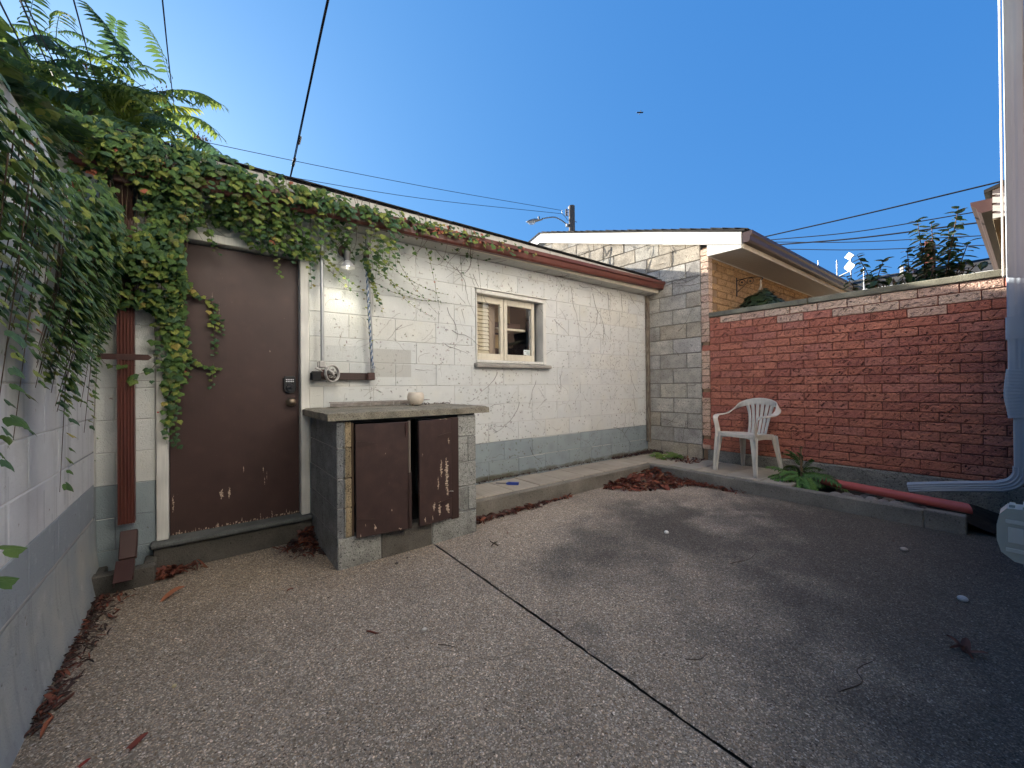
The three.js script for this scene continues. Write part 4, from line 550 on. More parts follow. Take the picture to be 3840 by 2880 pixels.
  // clear outlet cover on the house wall
  const oc = thing('outlet_cover', 'clear plastic weatherproof outlet cover at the right edge', 'outlet cover', [2.115, 0.826, 3.555]); oc.scale.set(0.92, 0.92, 0.95);
  const clear = pmat({ color: lin(0.62, 0.66, 0.62), roughness: 0.4, transmission: 0.62, thickness: 0, ior: 1.45 });
  part('back_plate', B(-0.04, 0.04, -0.078, 0.078, -0.012, 0.004, 0.004), mat(lin(0.28, 0.30, 0.32), 0.6), oc);
  const dome = prismX([[-0.014, -0.074], [-0.05, -0.07], [-0.072, -0.05], [-0.079, -0.02], [-0.079, 0.02], [-0.074, 0.05], [-0.062, 0.068], [-0.014, 0.072]], -0.037, 0.037);
  part('cover', dome, clear, oc); part('rib', [prismX([[-0.03, -0.077], [-0.036, -0.077], [-0.036, 0.078], [-0.03, 0.078]], -0.041, 0.041), prismX([[-0.05, 0.058], [-0.06, 0.056], [-0.058, 0.076], [-0.048, 0.076]], -0.02, 0.02)], clear, oc); part('latch', [B(-0.042, -0.038, -0.02, 0.02, -0.06, -0.035, 0.001), B(-0.042, -0.038, 0.03, 0.04, -0.064, -0.03, 0.001), B(-0.042, -0.038, -0.045, -0.035, -0.064, -0.03, 0.001)], mat(lin(0.42, 0.45, 0.44), 0.4), oc);
}

// ------------------------------------------------------------------ near house behind the camera (lights the yard by reflecting the sun, seen in the window panes)
{
  const h = thing('house', 'cream sided two storey house behind the yard', 'house');
  const sid = mat(lin(0.80, 0.78, 0.74), 0.8);
  part('brick_wall', B(4.0, 7.0, -0.1, 6.3, 3.58, 3.7, 0.001), mat(lin(0.13, 0.085, 0.065), 0.9), h);
  part('wall', [B(1.75, 4.0, -0.1, 6.3, 3.58, 3.7, 0.001), B(1.75, 1.85, -0.1, 6.3, 3.7, 5.2, 0.001), B(-1.2, 1.75, -0.1, 6.3, 5.15, 5.3, 0.001)], sid, h);
  const pk = []; for (let y = 0.5; y < 6.2; y += 0.12) { pk.push(prismX([[3.578, y], [3.566, y], [3.576, y + 0.118], [3.578, y + 0.118]], 1.76, 3.98)); pk.push(prismX([[5.148, y], [5.136, y], [5.146, y + 0.118], [5.148, y + 0.118]], -1.19, 1.74)); } stuff(part('siding', pk, sid, h));
  part('roof', prismX([[3.1, 6.3], [3.1, 6.36], [7, 7.9], [11, 6.36], [11, 6.3]], -1.5, 7.3), M.roof, h);
  part('window', [B(4.4, 5.1, 3.6, 5.0, 3.555, 3.575, 0.003)], M.white, h); part('pane', [B(4.45, 5.05, 3.68, 4.92, 3.548, 3.554, 0.001)], M.dark, h); part('door', B(0.2, 1.2, 0.1, 2.2, 5.10, 5.14, 0.003), M.brown, h); part('beam', B(-1.1, 1.7, 2.5, 2.75, 5.05, 5.13, 0.003), M.brown, h);
}

// ------------------------------------------------------------------ ivy
const CAM = camera.position.clone();
const lobed = (() => { // three-lobed leaf, 1 long, stalk at the origin, tip at -y, slightly domed
  const o = [[0, -0.06], [0.16, 0.07], [0.36, 0.05], [0.52, -0.12], [0.60, -0.40], [0.42, -0.46], [0.34, -0.62], [0.17, -0.80], [0, -1.02]], ring = [...o, ...o.slice(1, -1).reverse().map(([x, y]) => [-x, y])];
  const zz = ([x, y]) => 0.10 - 0.42 * x * x - 0.16 * (y + 0.35) * (y + 0.35), pos = [], c = [0, -0.4];
  const mid = (p) => [(p[0] + c[0]) / 2, (p[1] + c[1]) / 2];
  for (let i = 0; i < ring.length; i++) { const a = ring[i], b = ring[(i + 1) % ring.length], A = mid(a), Bm = mid(b), P = (q, k) => pos.push(q[0], q[1], zz(q) + k); const e = (q) => (Math.abs(q[0]) < 0.01 ? -0.015 : 0.02); P(c, 0); P(A, e(A)); P(Bm, e(Bm)); P(A, e(A)); P(a, 0); P(b, 0); P(A, e(A)); P(b, 0); P(Bm, e(Bm)); }
  const g = new THREE.BufferGeometry(); g.setAttribute('position', new THREE.Float32BufferAttribute(pos, 3)); g.computeVertexNormals(); return flat(g);
})();
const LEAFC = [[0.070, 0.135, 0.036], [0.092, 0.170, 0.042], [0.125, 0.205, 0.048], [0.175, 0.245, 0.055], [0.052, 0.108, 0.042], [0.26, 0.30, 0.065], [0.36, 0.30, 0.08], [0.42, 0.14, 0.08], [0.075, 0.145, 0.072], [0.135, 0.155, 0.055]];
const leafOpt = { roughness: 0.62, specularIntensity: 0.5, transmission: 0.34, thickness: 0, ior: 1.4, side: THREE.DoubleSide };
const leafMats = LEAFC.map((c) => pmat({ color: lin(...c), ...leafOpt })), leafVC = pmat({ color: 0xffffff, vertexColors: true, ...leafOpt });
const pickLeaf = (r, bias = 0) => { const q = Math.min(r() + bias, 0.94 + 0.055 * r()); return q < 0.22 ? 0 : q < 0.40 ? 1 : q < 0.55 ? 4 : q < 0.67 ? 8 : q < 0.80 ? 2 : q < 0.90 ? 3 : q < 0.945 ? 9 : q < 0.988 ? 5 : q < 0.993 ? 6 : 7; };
function leafMatrix(p, n, size, r, droop = 1) {
  const N = n.clone().normalize(), T = V((r() - 0.5) * 1.3, -droop, (r() - 0.5) * 1.1); T.addScaledVector(N, -T.dot(N)).normalize();
  const Y = T.clone().negate(), X = Y.clone().cross(N).normalize(), m = new THREE.Matrix4().makeBasis(X, Y, N); return m.scale(V(size * (0.85 + 0.3 * r()), size, size)).setPosition(p);
}
const fwd = V(0, 0, -1).applyQuaternion(camera.quaternion), rgt = V(1, 0, 0).applyQuaternion(camera.quaternion);
function plantLeaves(parent, leaves, base, mats, vc, singles, nm = 'leaf', cols = LEAFC) { // the largest in view one by one, the rest as one mass
  for (const l of leaves) { const q = V().setFromMatrixPosition(l.m).sub(CAM), d = q.dot(fwd), x = q.dot(rgt); l.k = d > 0.1 && Math.abs(x / d) < 1.3 && Math.abs(q.y / d) < 1 ? l.s / d * (1 + (l.front || 0)) : 0; }
  leaves.sort((a, b) => b.k - a.k); const rest = leaves.slice(singles);
  for (const l of leaves.slice(0, singles)) { const o = part(nm, base, mats[l.c], parent); o.matrixAutoUpdate = true; l.m.decompose(o.position, o.quaternion, o.scale); }
  if (!rest.length) return;
  const bp = base.attributes.position.array, bn = base.attributes.normal.array, n = base.attributes.position.count, P = new Float32Array(rest.length * n * 3), Nn = new Float32Array(rest.length * n * 3), C = new Float32Array(rest.length * n * 3), v = V(), nmx = new THREE.Matrix3();
  rest.forEach((l, i) => { nmx.getNormalMatrix(l.m); const c = cols[l.c], k = 0.85 + 0.3 * ((i * 0.618) % 1); for (let j = 0; j < n; j++) { const o = (i * n + j) * 3; v.set(bp[j * 3], bp[j * 3 + 1], bp[j * 3 + 2]).applyMatrix4(l.m); P[o] = v.x; P[o + 1] = v.y; P[o + 2] = v.z; v.set(bn[j * 3], bn[j * 3 + 1], bn[j * 3 + 2]).applyMatrix3(nmx).normalize(); Nn[o] = v.x; Nn[o + 1] = v.y; Nn[o + 2] = v.z; C[o] = c[0] * k; C[o + 1] = c[1] * k; C[o + 2] = c[2] * k; } });
  const g = new THREE.BufferGeometry(); g.setAttribute('position', new THREE.BufferAttribute(P, 3)); g.setAttribute('normal', new THREE.BufferAttribute(Nn, 3)); g.setAttribute('color', new THREE.BufferAttribute(C, 3)); stuff(part('foliage', g, vc, parent));
}
const curveAt = (pts, x) => { if (x <= pts[0][0]) return pts[0][1]; for (let i = 1; i < pts.length; i++) if (x <= pts[i][0]) return lerp(pts[i - 1][1], pts[i][1], (x - pts[i - 1][0]) / (pts[i][0] - pts[i - 1][0])); return pts[pts.length - 1][1]; };
function strand(leaves, stems, pts, r, s0, s1, nrm, step = 0.03, rad = 0.0017, bias = 0, spread = 0.02) { // a hanging stem with leaves alternating along it
  const c = new THREE.CatmullRomCurve3(pts.map((p) => V(...p))), L = c.getLength(); stems.push(tube(pts, rad, Math.max(4, pts.length * 4), 4, 0.5));
  for (let d = step * r(), i = 0; d < L; d += step * (0.6 + 0.8 * r()), i++) { const t = d / L, p = c.getPointAt(clamp(t)), s = lerp(s0, s1, t) * (0.7 + 0.6 * r()), sd = i % 2 ? 1 : -1; const n = V(nrm[0] + (r() - 0.5) * 0.8, nrm[1] + 0.4 * r(), nrm[2] + (r() - 0.5) * 0.8); leaves.push({ m: leafMatrix(p.clone().add(V((nrm[2] ? sd : 0) * spread * (0.4 + r()) + nrm[0] * 0.015, 0, (nrm[0] ? sd : 0) * spread * (0.4 + r()) + nrm[2] * 0.015)), n, s, r), s, c: pickLeaf(r, bias), front: 0.3 }); }
}
const ivyG = { a: 'green creeper growing over the yard walls' };
{ // creeper over the eave above the door
  const o = thing('climbing_ivy', 'curtain of green creeper hanging from the garage eave above the brown door', 'creeper', [0, 0, 0]), r = rng(201), lv = [], st = [];
  const bot = [[-0.1, 2.1], [0.3, 2.06], [0.44, 2.22], [0.56, 2.33], [0.74, 2.31], [0.84, 2.20], [0.95, 2.22], [1.07, 2.19], [1.22, 2.15], [1.30, 2.24], [1.39, 2.30], [1.56, 2.22], [1.71, 2.12], [1.80, 2.24], [1.91, 2.30], [2.2, 2.36], [2.66, 2.46], [3.2, 2.52]], hole = (x, y) => Math.hypot((x - 0.12) / 0.15, (y - 2.30) / 0.19) < 1;
  const dens = (x) => (x < 1.15 ? 1 : x < 1.85 ? lerp(0.9, 0.34, (x - 1.15) / 0.7) : lerp(0.34, 0.03, clamp((x - 1.85) / 1.1)));
  for (let i = 0; i < 3900; i++) { // curtain below the gutter
    const x = -0.05 + 3.1 * r(); if (r() > dens(x)) continue; const b = curveAt(bot, x) + 0.03 * (r() - 0.3), y = lerp(b, 2.66, Math.pow(r(), 0.8)), f = (y - b) / (2.7 - b); if (hole(x, y) && r() < 0.9) continue; if (noise2(x, y, 7, 2, 44) < 0.43 && r() < 0.8) continue; if (x > 1.5 && y < 2.5 && r() < 0.72) continue;
    const z = lerp(0.07, 0.34, sm(0.1, 0.95, f + 0.3 * (r() - 0.5))) + 0.05 * (r() - 0.5), s = (0.020 + 0.024 * r() + 0.026 * r() * r() * r()) * (x > 1.3 ? 0.8 : 1);
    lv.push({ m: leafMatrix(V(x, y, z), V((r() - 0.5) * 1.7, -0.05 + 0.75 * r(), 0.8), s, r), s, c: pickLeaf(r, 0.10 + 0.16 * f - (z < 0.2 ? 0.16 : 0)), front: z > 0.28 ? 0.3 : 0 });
  }
  for (let i = 0; i < 1900; i++) { // mat over gutter and roof edge
    const x = -0.15 + 3.35 * Math.pow(r(), 1.35); if (r() > (x < 0.9 ? 1 : lerp(0.7, 0.10, clamp((x - 0.9) / 1.5)))) continue; const q = r() * lerp(1, 0.42, clamp((x - 0.3) / 0.8)), z = q < 0.62 ? 0.315 + 0.05 * r() : 0.30 - (q - 0.62) * 2.2, y = q < 0.62 ? lerp(2.52, 2.71, q / 0.62) : 2.71 + (0.278 - z) * 0.34 + 0.07 * r() * sm(1.5, 0, x);
    const s = 0.022 + 0.018 * r() + 0.024 * r() * r(); if (q < 0.62 && noise2(x, y, 8, 2, 46) < 0.42 && r() < 0.75) continue; lv.push({ m: leafMatrix(V(x, y, z), V((r() - 0.5) * 1.6, q < 0.62 ? 0.65 * r() : 0.3 + 0.7 * r(), q < 0.62 ? 0.8 : 0.6), s, r), s, c: pickLeaf(r, x > 2.1 ? 0.42 * r() : 0.12), front: 0.3 });
  }
  for (let i = 0; i < 80; i++) { // reddening tips along the gutter
    const x = 2.15 + 1.1 * r() * r() * 1.3, y = 2.56 + 0.1 * r(), s = 0.022 + 0.012 * r(); lv.push({ m: leafMatrix(V(x, y, 0.318 + 0.01 * r()), V((r() - 0.5) * 0.6, 0.3, 1), s, r), s, c: r() < 0.55 ? 9 : r() < 0.5 ? 6 : 7 });
  }
  const run = (a, b, sag, s, step, bias) => { const p = []; for (let i = 0; i <= 7; i++) { const t = i / 7; p.push([lerp(a[0], b[0], t), lerp(a[1], b[1], t) - sag * Math.sin(Math.PI * t) + 0.012 * (r() - 0.5), lerp(a[2], b[2], t)]); } strand(lv, st, p, r, s, s * 0.5, [0, 0.3, 1], step, 0.002, bias, 0.012); };
  for (const [a, b, sag, s, step] of [[[1.25, 2.30, 0.1], [1.62, 2.03, 0.03], 0.03, 0.036, 0.022], [[1.30, 2.22, 0.05], [1.60, 1.98, 0.02], 0.03, 0.03, 0.03], [[1.58, 2.40, 0.12], [1.80, 1.86, 0.03], 0.03, 0.036, 0.020], [[1.66, 2.35, 0.1], [2.30, 1.86, 0.02], 0.10, 0.022, 0.032], [[1.62, 2.28, 0.1], [1.76, 1.93, 0.05], 0.02, 0.044, 0.018], [[1.6, 2.42, 0.12], [2.45, 2.10, 0.02], 0.08, 0.02, 0.026], [[1.72, 2.22, 0.05], [2.5, 2.02, 0.02], 0.07, 0.022, 0.028], [[1.7, 2.12, 0.04], [2.36, 2.03, 0.02], 0.05, 0.020, 0.03], [[1.85, 2.40, 0.1], [2.34, 1.90, 0.02], 0.04, 0.022, 0.036], [[2.2, 2.46, 0.1], [2.36, 1.95, 0.02], -0.02, 0.024, 0.045], [[2.55, 2.48, 0.1], [2.62, 2.16, 0.02], 0.0, 0.024, 0.08], [[2.75, 2.50, 0.1], [2.86, 2.06, 0.015], 0.0, 0.022, 0.10], [[1.63, 2.0, 0.1], [1.665, 1.52, 0.09], 0, 0.02, 0.06], [[2.3, 2.5, 0.06], [2.8, 2.3, 0.02], 0.05, 0.016, 0.06], [[0.92, 2.35, 0.2], [1.0, 2.03, 0.06], 0, 0.04, 0.025], [[1.18, 2.3, 0.15], [1.22, 1.98, 0.05], 0, 0.04, 0.025], [[0.55, 2.3, 0.2], [0.62, 2.14, 0.05], 0, 0.04, 0.025]]) run(a, b, sag, s, step, 0.30);
  for (let i = 0; i < 26; i++) { const x = 0.1 + 1.7 * r(), l = 0.1 + 0.22 * r(), z = 0.14 + 0.22 * r(), y = curveAt(bot, x) + 0.12; strand(lv, st, [[x, y + 0.2, z + 0.03], [x + 0.02 * (r() - 0.5), y, z], [x + 0.05 * (r() - 0.5), y - l * 0.55, z - 0.01]], r, 0.05, 0.028, [0, 0.4, 1], 0.026, 0.002, 0.16); }
  for (let i = 0; i < 30; i++) { const x = 0.1 + 2.6 * r(); st.push(tube([[x, 2.70, 0.3], [x + 0.1 * (r() - 0.5), 2.5, 0.3], [x + 0.3 * (r() - 0.5), 2.35, 0.12], [x + 0.4 * (r() - 0.5), 2.2 + 0.2 * r(), 0.02]], 0.002, 14, 4, 0.5)); }
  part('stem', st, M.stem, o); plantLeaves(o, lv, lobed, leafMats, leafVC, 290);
}
{ // column of creeper in the corner round the brown downspout, with strands beside and across the door
  const o = thing('climbing_ivy', 'dense green creeper wrapped round the brown downspout with strands trailing down the door frame', 'creeper'), r = rng(211), lv = [], st = [];
  for (let i = 0; i < 3600; i++) {
    const x = -0.08 + 0.52 * r(), b = curveAt([[-0.1, 1.62], [0.05, 1.66], [0.16, 1.73], [0.28, 1.72], [0.36, 1.62], [0.45, 1.86]], x), y = lerp(b, 2.72, Math.pow(r(), 1.15)), hole = Math.hypot((x - 0.12) / 0.15, (y - 2.29) / 0.20); if (hole < 1 && r() < 0.97) continue;
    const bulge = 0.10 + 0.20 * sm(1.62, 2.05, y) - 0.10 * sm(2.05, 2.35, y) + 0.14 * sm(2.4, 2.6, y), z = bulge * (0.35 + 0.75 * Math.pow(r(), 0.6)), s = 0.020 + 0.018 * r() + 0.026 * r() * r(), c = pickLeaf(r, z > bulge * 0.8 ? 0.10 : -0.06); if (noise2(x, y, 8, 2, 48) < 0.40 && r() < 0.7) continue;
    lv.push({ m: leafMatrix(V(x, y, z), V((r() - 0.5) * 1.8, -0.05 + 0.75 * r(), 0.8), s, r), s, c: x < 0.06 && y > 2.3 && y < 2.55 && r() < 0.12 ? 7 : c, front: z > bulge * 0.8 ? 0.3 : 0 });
  }
  for (let i = 0; i < 260; i++) { const x = 0.33 + 0.11 * r(), y = 0.85 + 0.95 * Math.pow(r(), 0.5); if (x > 0.43 - 0.07 * sm(1.5, 0.8, y) && r() < 0.7) continue; const s = 0.030 + 0.016 * r(); lv.push({ m: leafMatrix(V(x, y, 0.03 + 0.05 * r()), V((r() - 0.5) * 0.8, 0.5, 0.9), s, r), s, c: pickLeaf(r, 0.08), front: 0.3 }); }
  const S = (pts, s0, s1, step, bias = 0.1) => strand(lv, st, pts, r, s0, s1, [0, 0.4, 1], step, 0.0022, bias, 0.014);
  S([[0.35, 1.8, 0.08], [0.36, 1.4, 0.05], [0.345, 1.1, 0.04], [0.342, 0.84, 0.035]], 0.044, 0.024, 0.028); S([[0.39, 1.8, 0.08], [0.40, 1.4, 0.03], [0.395, 1.1, 0.02], [0.388, 0.80, 0.02]], 0.046, 0.026, 0.024); S([[0.37, 1.7, 0.09], [0.375, 1.35, 0.06], [0.38, 1.0, 0.045]], 0.046, 0.028, 0.024); S([[0.42, 1.75, 0.07], [0.43, 1.5, 0.02], [0.43, 1.22, 0.0]], 0.044, 0.03, 0.026); S([[0.33, 1.75, 0.09], [0.31, 1.5, 0.06], [0.33, 1.3, 0.05]], 0.04, 0.03, 0.03);
  S([[0.42, 1.95, 0.05], [0.48, 1.86, -0.02], [0.57, 1.83, -0.035], [0.615, 1.74, -0.035], [0.645, 1.58, -0.035]], 0.04, 0.018, 0.017, 0.16); S([[0.585, 1.80, -0.035], [0.59, 1.68, -0.035], [0.60, 1.55, -0.035], [0.605, 1.44, -0.035]], 0.036, 0.026, 0.026); S([[0.42, 1.52, 0.03], [0.46, 1.42, -0.02], [0.54, 1.36, -0.035], [0.64, 1.345, -0.035]], 0.036, 0.024, 0.014, 0.2); S([[0.59, 1.38, -0.03], [0.585, 1.30, -0.035], [0.58, 1.21, -0.035]], 0.028, 0.02, 0.022, 0.24); S([[0.43, 1.62, 0.02], [0.44, 1.45, -0.02], [0.452, 1.28, -0.035]], 0.042, 0.03, 0.03);
  S([[0.30, 1.72, 0.06], [0.285, 1.56, 0.05], [0.30, 1.45, 0.045], [0.27, 1.33, 0.05], [0.16, 1.27, 0.10], [0.31, 1.25, 0.05]], 0.04, 0.036, 0.045); S([[0.05, 1.68, 0.12], [0.04, 1.5, 0.11], [0.06, 1.36, 0.10], [0.20, 1.35, 0.11]], 0.036, 0.026, 0.04);
  for (let i = 0; i < 18; i++) { const x = 0.05 + 0.4 * r(); st.push(tube([[x, 2.6, 0.2], [x + 0.06 * (r() - 0.5), 2.2, 0.16], [x + 0.1 * (r() - 0.5), 1.8, 0.14]], 0.004, 12, 4, 0.5)); }
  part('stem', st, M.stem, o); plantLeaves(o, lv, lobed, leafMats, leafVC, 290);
}
{ // blanket over the left wall
  const o = thing('climbing_ivy', 'thick green creeper spilling over the top of the left white wall with long loose strands', 'creeper'), r = rng(223), lv = [], st = [];
  const bot = [[0, 1.66], [0.19, 1.70], [0.5, 1.54], [0.85, 1.47], [1.1, 1.36], [1.4, 1.30], [1.62, 1.42], [1.75, 1.46], [1.95, 1.50], [2.4, 1.45], [3.4, 1.5], [5, 1.6]], top = [[0, 2.66], [0.57, 2.50], [1.03, 2.34], [1.3, 2.24], [1.6, 2.2], [5, 2.22]];
  for (let i = 0; i < 15500; i++) {
    const z = 0.02 + 4.2 * Math.pow(r(), 1.25), b = curveAt(bot, z) + 0.10 * (noise2(z, 3, 4, 2, 6) - 0.5), t = curveAt(top, z), f = Math.pow(r(), 0.85), y = lerp(b, t, f); if (r() > 0.10 + 1.4 * f || (noise2(z, y, 6, 2, 50) < 0.46 - 0.05 * f && r() < 0.85)) continue;
    if (z > 1.42 && z < 1.62 && y > 1.40 && y < 1.58 && r() < 0.8) continue;
    const out = (0.05 + 0.13 * sm(0.0, 0.55, f) - 0.08 * sm(0.75, 1, f)) * (0.45 + 0.55 * sm(0.05, 0.6, z)) * (0.45 + 0.65 * Math.pow(r(), 0.5)), x = f > 0.92 ? out - 0.2 * r() : out; let s = 0.022 + 0.020 * r() + 0.026 * r() * r() * r(); if (y > t - 0.02 - 1.75 * Math.max(0, x)) continue; s *= lerp(1.05, 0.62, sm(0.7, 1.8, z));
    lv.push({ m: leafMatrix(V(x, y, z), V(0.75, 0.1 + 0.65 * r() + (f > 0.85 ? 0.6 : 0), (r() - 0.35) * 1.5), s, r), s, c: z < 0.5 && f > 0.6 && r() < 0.03 ? 7 : r() < 0.012 ? 6 : pickLeaf(r, f > 0.6 ? -0.02 : 0.08), front: x > 0.14 ? 0.3 : 0 });
  }
  for (let i = 0; i < 1500; i++) { const z = 3 * r(), x = -0.25 + 0.31 * r(), s = 0.05 + 0.02 * r(); lv.push({ m: leafMatrix(V(x, curveAt(top, z) + 0.02 * r(), z), V(0.3 * (r() - 0.5), 1, 0.4 * (r() - 0.5)), s, r), s, c: pickLeaf(r) }); }
  const S = (z, y0, y1, dz, x0, s0, s1, step, bias = 0.06) => strand(lv, st, [[x0 + 0.04, y0 + 0.25, z - dz * 0.3], [x0 + 0.02, y0, z], [x0, lerp(y0, y1, 0.5), z + dz * 0.5], [x0 - 0.02, y1, z + dz]], r, s0, s1, [1, 0.5, 0], step, 0.0017, bias, 0.02);
  S(1.30, 1.36, 0.80, -0.10, 0.10, 0.050, 0.034, 0.05); S(1.34, 1.34, 1.12, 0.0, 0.12, 0.04, 0.034, 0.012); S(1.31, 1.34, 1.14, 0.0, 0.11, 0.04, 0.034, 0.014); S(0.86, 1.5, 1.0, -0.02, 0.11, 0.044, 0.026, 0.026, 0.14); S(0.80, 1.5, 1.12, 0.05, 0.10, 0.04, 0.026, 0.03, 0.1); S(1.96, 1.5, 1.02, 0.02, 0.13, 0.045, 0.036, 0.035); S(1.80, 1.48, 1.06, -0.02, 0.12, 0.05, 0.04, 0.07); S(1.16, 1.44, 1.2, 0.03, 0.11, 0.045, 0.036, 0.03); S(1.02, 1.42, 1.22, 0.0, 0.11, 0.045, 0.03, 0.03); S(0.62, 1.6, 1.34, 0.0, 0.09, 0.04, 0.03, 0.028); S(0.42, 1.6, 1.40, 0.02, 0.08, 0.04, 0.03, 0.03); S(2.1, 1.5, 1.2, 0, 0.13, 0.04, 0.03, 0.03); for (let i = 0; i < 46; i++) { const z = 0.15 + 2.1 * r(), b = curveAt(bot, z); S(z, b + 0.16, b - 0.02 - 0.13 * r() * r(), 0.06 * (r() - 0.5), 0.07 + 0.06 * r(), 0.044, 0.028, 0.022); } S(0.02, 1.66, 0.7, 0.004, 0.01, 0.02, 0.012, 0.2); S(0.25, 1.68, 1.42, 0.0, 0.07, 0.036, 0.03, 0.028);
  for (const [z, y, s, c] of [[1.95, 0.795, 0.055, 2], [1.99, 0.73, 0.05, 1]]) lv.push({ m: leafMatrix(V(0.12, y, z), V(0.6, 0.9, 0.2), s, r), s, c, front: 1 });
  for (let i = 0; i < 16; i++) { const z = 0.1 + 1.2 * r(), x = 0.02 + 0.08 * r(); st.push(tube([[0, 2.2, z], [x, 2.0, z + 0.1 * (r() - 0.5)], [x, 1.75, z + 0.2 * (r() - 0.5)], [x * 0.8, 1.45 + 0.2 * r(), z + 0.3 * (r() - 0.5)]], 0.0022, 14, 4, 0.6)); }
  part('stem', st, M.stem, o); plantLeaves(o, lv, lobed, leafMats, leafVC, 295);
}
{ // bare tendrils on both block walls
  const r = rng(231), g = [];
  const walk = (x, y, a, n, st, rad, map) => { const p = []; for (let i = 0; i < n; i++) { p.push(map(x, y)); a += (r() - 0.5) * 0.7; x += Math.cos(a) * st; y += Math.sin(a) * st; if (r() < 0.14 && n > 7 && i > 2) walk(x, y, a + (r() - 0.5) * 2, (n * 0.5) | 0, st * 0.8, rad * 0.7, map); } if (p.length > 2) g.push(tube(p, rad, p.length * 2, 4, 0.4)); };
  const mz = (x, y) => V(clamp(x, 1.3, 5.75), Math.min(2.515, y), 0.005 + 0.006 * noise2(x, y, 6, 2, 8)), mx = (z, y) => V(5.826, y, clamp(z, 0.03, 0.81));
  for (const [x, y, a, n, s] of [[2.55, 2.4, -1.2, 12, 0.05], [2.75, 2.36, -0.9, 9, 0.05], [2.45, 1.98, -1.5, 9, 0.045], [2.5, 1.76, -0.7, 9, 0.04], [2.42, 1.62, -0.9, 8, 0.04], [3.35, 1.02, -2.0, 11, 0.05], [3.05, 1.35, -1.8, 8, 0.05], [4.35, 2.48, -0.5, 10, 0.06], [4.2, 2.42, -1.1, 12, 0.05], [4.6, 2.4, -1.3, 16, 0.05], [4.7, 2.2, -1.6, 10, 0.06], [4.9, 2.46, -1.0, 8, 0.06], [5.2, 2.48, -1.2, 9, 0.05], [5.4, 2.5, -0.9, 8, 0.05], [3.9, 2.0, -1.0, 7, 0.05], [4.0, 1.15, 1.6, 6, 0.04], [4.35, 1.1, 1.9, 6, 0.03], [5.0, 0.62, -0.4, 12, 0.05], [5.2, 0.55, 0.9, 8, 0.04], [5.5, 0.85, 1.9, 7, 0.05], [5.55, 1.1, 2.1, 7, 0.06], [3.6, 1.25, -1.7, 7, 0.05], [3.5, 0.5, -1.5, 8, 0.04], [5.35, 0.6, -2.1, 7, 0.04], [2.95, 2.2, -0.5, 8, 0.05], [3.68, 2.1, -1.0, 6, 0.05]]) walk(x, y, a, n, s, 0.0024, mz);
  for (let i = 0; i < 26; i++) walk(1.9 + 3.7 * r(), 0.5 + 1.95 * r(), r() * 6.28, 4 + (r() * 5 | 0), 0.03, 0.0018, mz);
  for (let i = 0; i < 18; i++) { const x = 2.4 + 3.2 * r(); g.push(tube([[x, 2.523, 0.01], [x + 0.1 * r(), 2.523, 0.07], [x + 0.25 * (r() - 0.3), 2.522, 0.17]], 0.002, 8, 4, 0.6)); }
  for (const [z, y, a, n] of [[0.8, 2.66, 3.5, 12], [0.8, 2.56, 3.3, 10], [0.3, 2.62, 0.3, 9], [0.3, 0.62, 1.0, 7], [0.6, 0.7, -1.8, 8], [0.5, 1.95, 0.8, 10], [0.1, 1.9, 0.5, 6], [0.5, 1.6, 2.4, 6], [0.25, 0.7, -0.4, 8], [0.75, 1.2, 3.6, 6]]) walk(z, y, a, n, 0.045, 0.003, mx);
  const my = (z, y) => V(5.824, Math.min(y, rakeY(z) - 0.02), clamp(z, -2.2, 0.81)); for (let i = 0; i < 34; i++) walk(-1.8 + 2.6 * r(), 2.85 + 0.7 * r(), r() * 6.28, 5 + (r() * 6 | 0), 0.05, 0.003, my);
  stuff(solo('bare_creeper', g, M.twig, 'bare brown creeper stems clinging to the white and grey block walls', 'creeper'));
}

// ------------------------------------------------------------------ tree of heaven behind the garage
const leafletGeo = (() => { const pos = []; const P = [[0, 0, 0], [0.15, -0.14, 0.02], [0.19, -0.40, 0.0], [0.11, -0.74, -0.10], [0, -0.96, -0.26], [-0.11, -0.74, -0.10], [-0.19, -0.40, 0.0], [-0.15, -0.14, 0.02]], C = [0, -0.42, 0.02]; for (let i = 0; i < 8; i++) pos.push(...C, ...P[i], ...P[(i + 1) % 8]); const g = new THREE.BufferGeometry(); g.setAttribute('position', new THREE.Float32BufferAttribute(pos, 3)); g.computeVertexNormals(); return flat(g); })();
function frondGeo(pairs, seed, curl, lw = 0.22, back = 0) { // pinnate leaf of unit length along +y, leaflets in pairs, drooping tip
  const r = rng(seed), g = [], cu = new THREE.CatmullRomCurve3([V(0, 0, 0), V(0, 0.4, 0.02), V(0, 0.75, -0.05 * curl), V(0, 0.97, -0.2 * curl)]);
  g.push(tube(cu.getPoints(8), 0.006, 12, 4, 0.4));
  for (let i = 0; i < pairs; i++) { const t = 0.16 + 0.82 * (i / (pairs - 1)), o = cu.getPoint(t), T = cu.getTangent(t); for (const s of [-1, 1]) { const dir = V(s * (0.95 - 0.35 * t), 0.15 + 0.55 * t * t - back, (-0.30 - 0.35 * r()) * (back ? 0.4 : 1)).normalize(), L = lw * (1.05 - 0.5 * Math.abs(t - 0.42)) * (0.85 + 0.3 * r()), Y = dir.clone().negate(), N = V(0, 0.2 + 0.3 * r(), 1).addScaledVector(dir, 0); N.addScaledVector(Y, -N.dot(Y)).normalize(); const X = Y.clone().cross(N); g.push(leafletGeo.clone().applyMatrix4(new THREE.Matrix4().makeBasis(X, Y, N).scale(V(L * 0.92, L, L * 1.25)).setPosition(o.addScaledVector(T, 0.01 * r())))); } }
  return mrg(g);
}
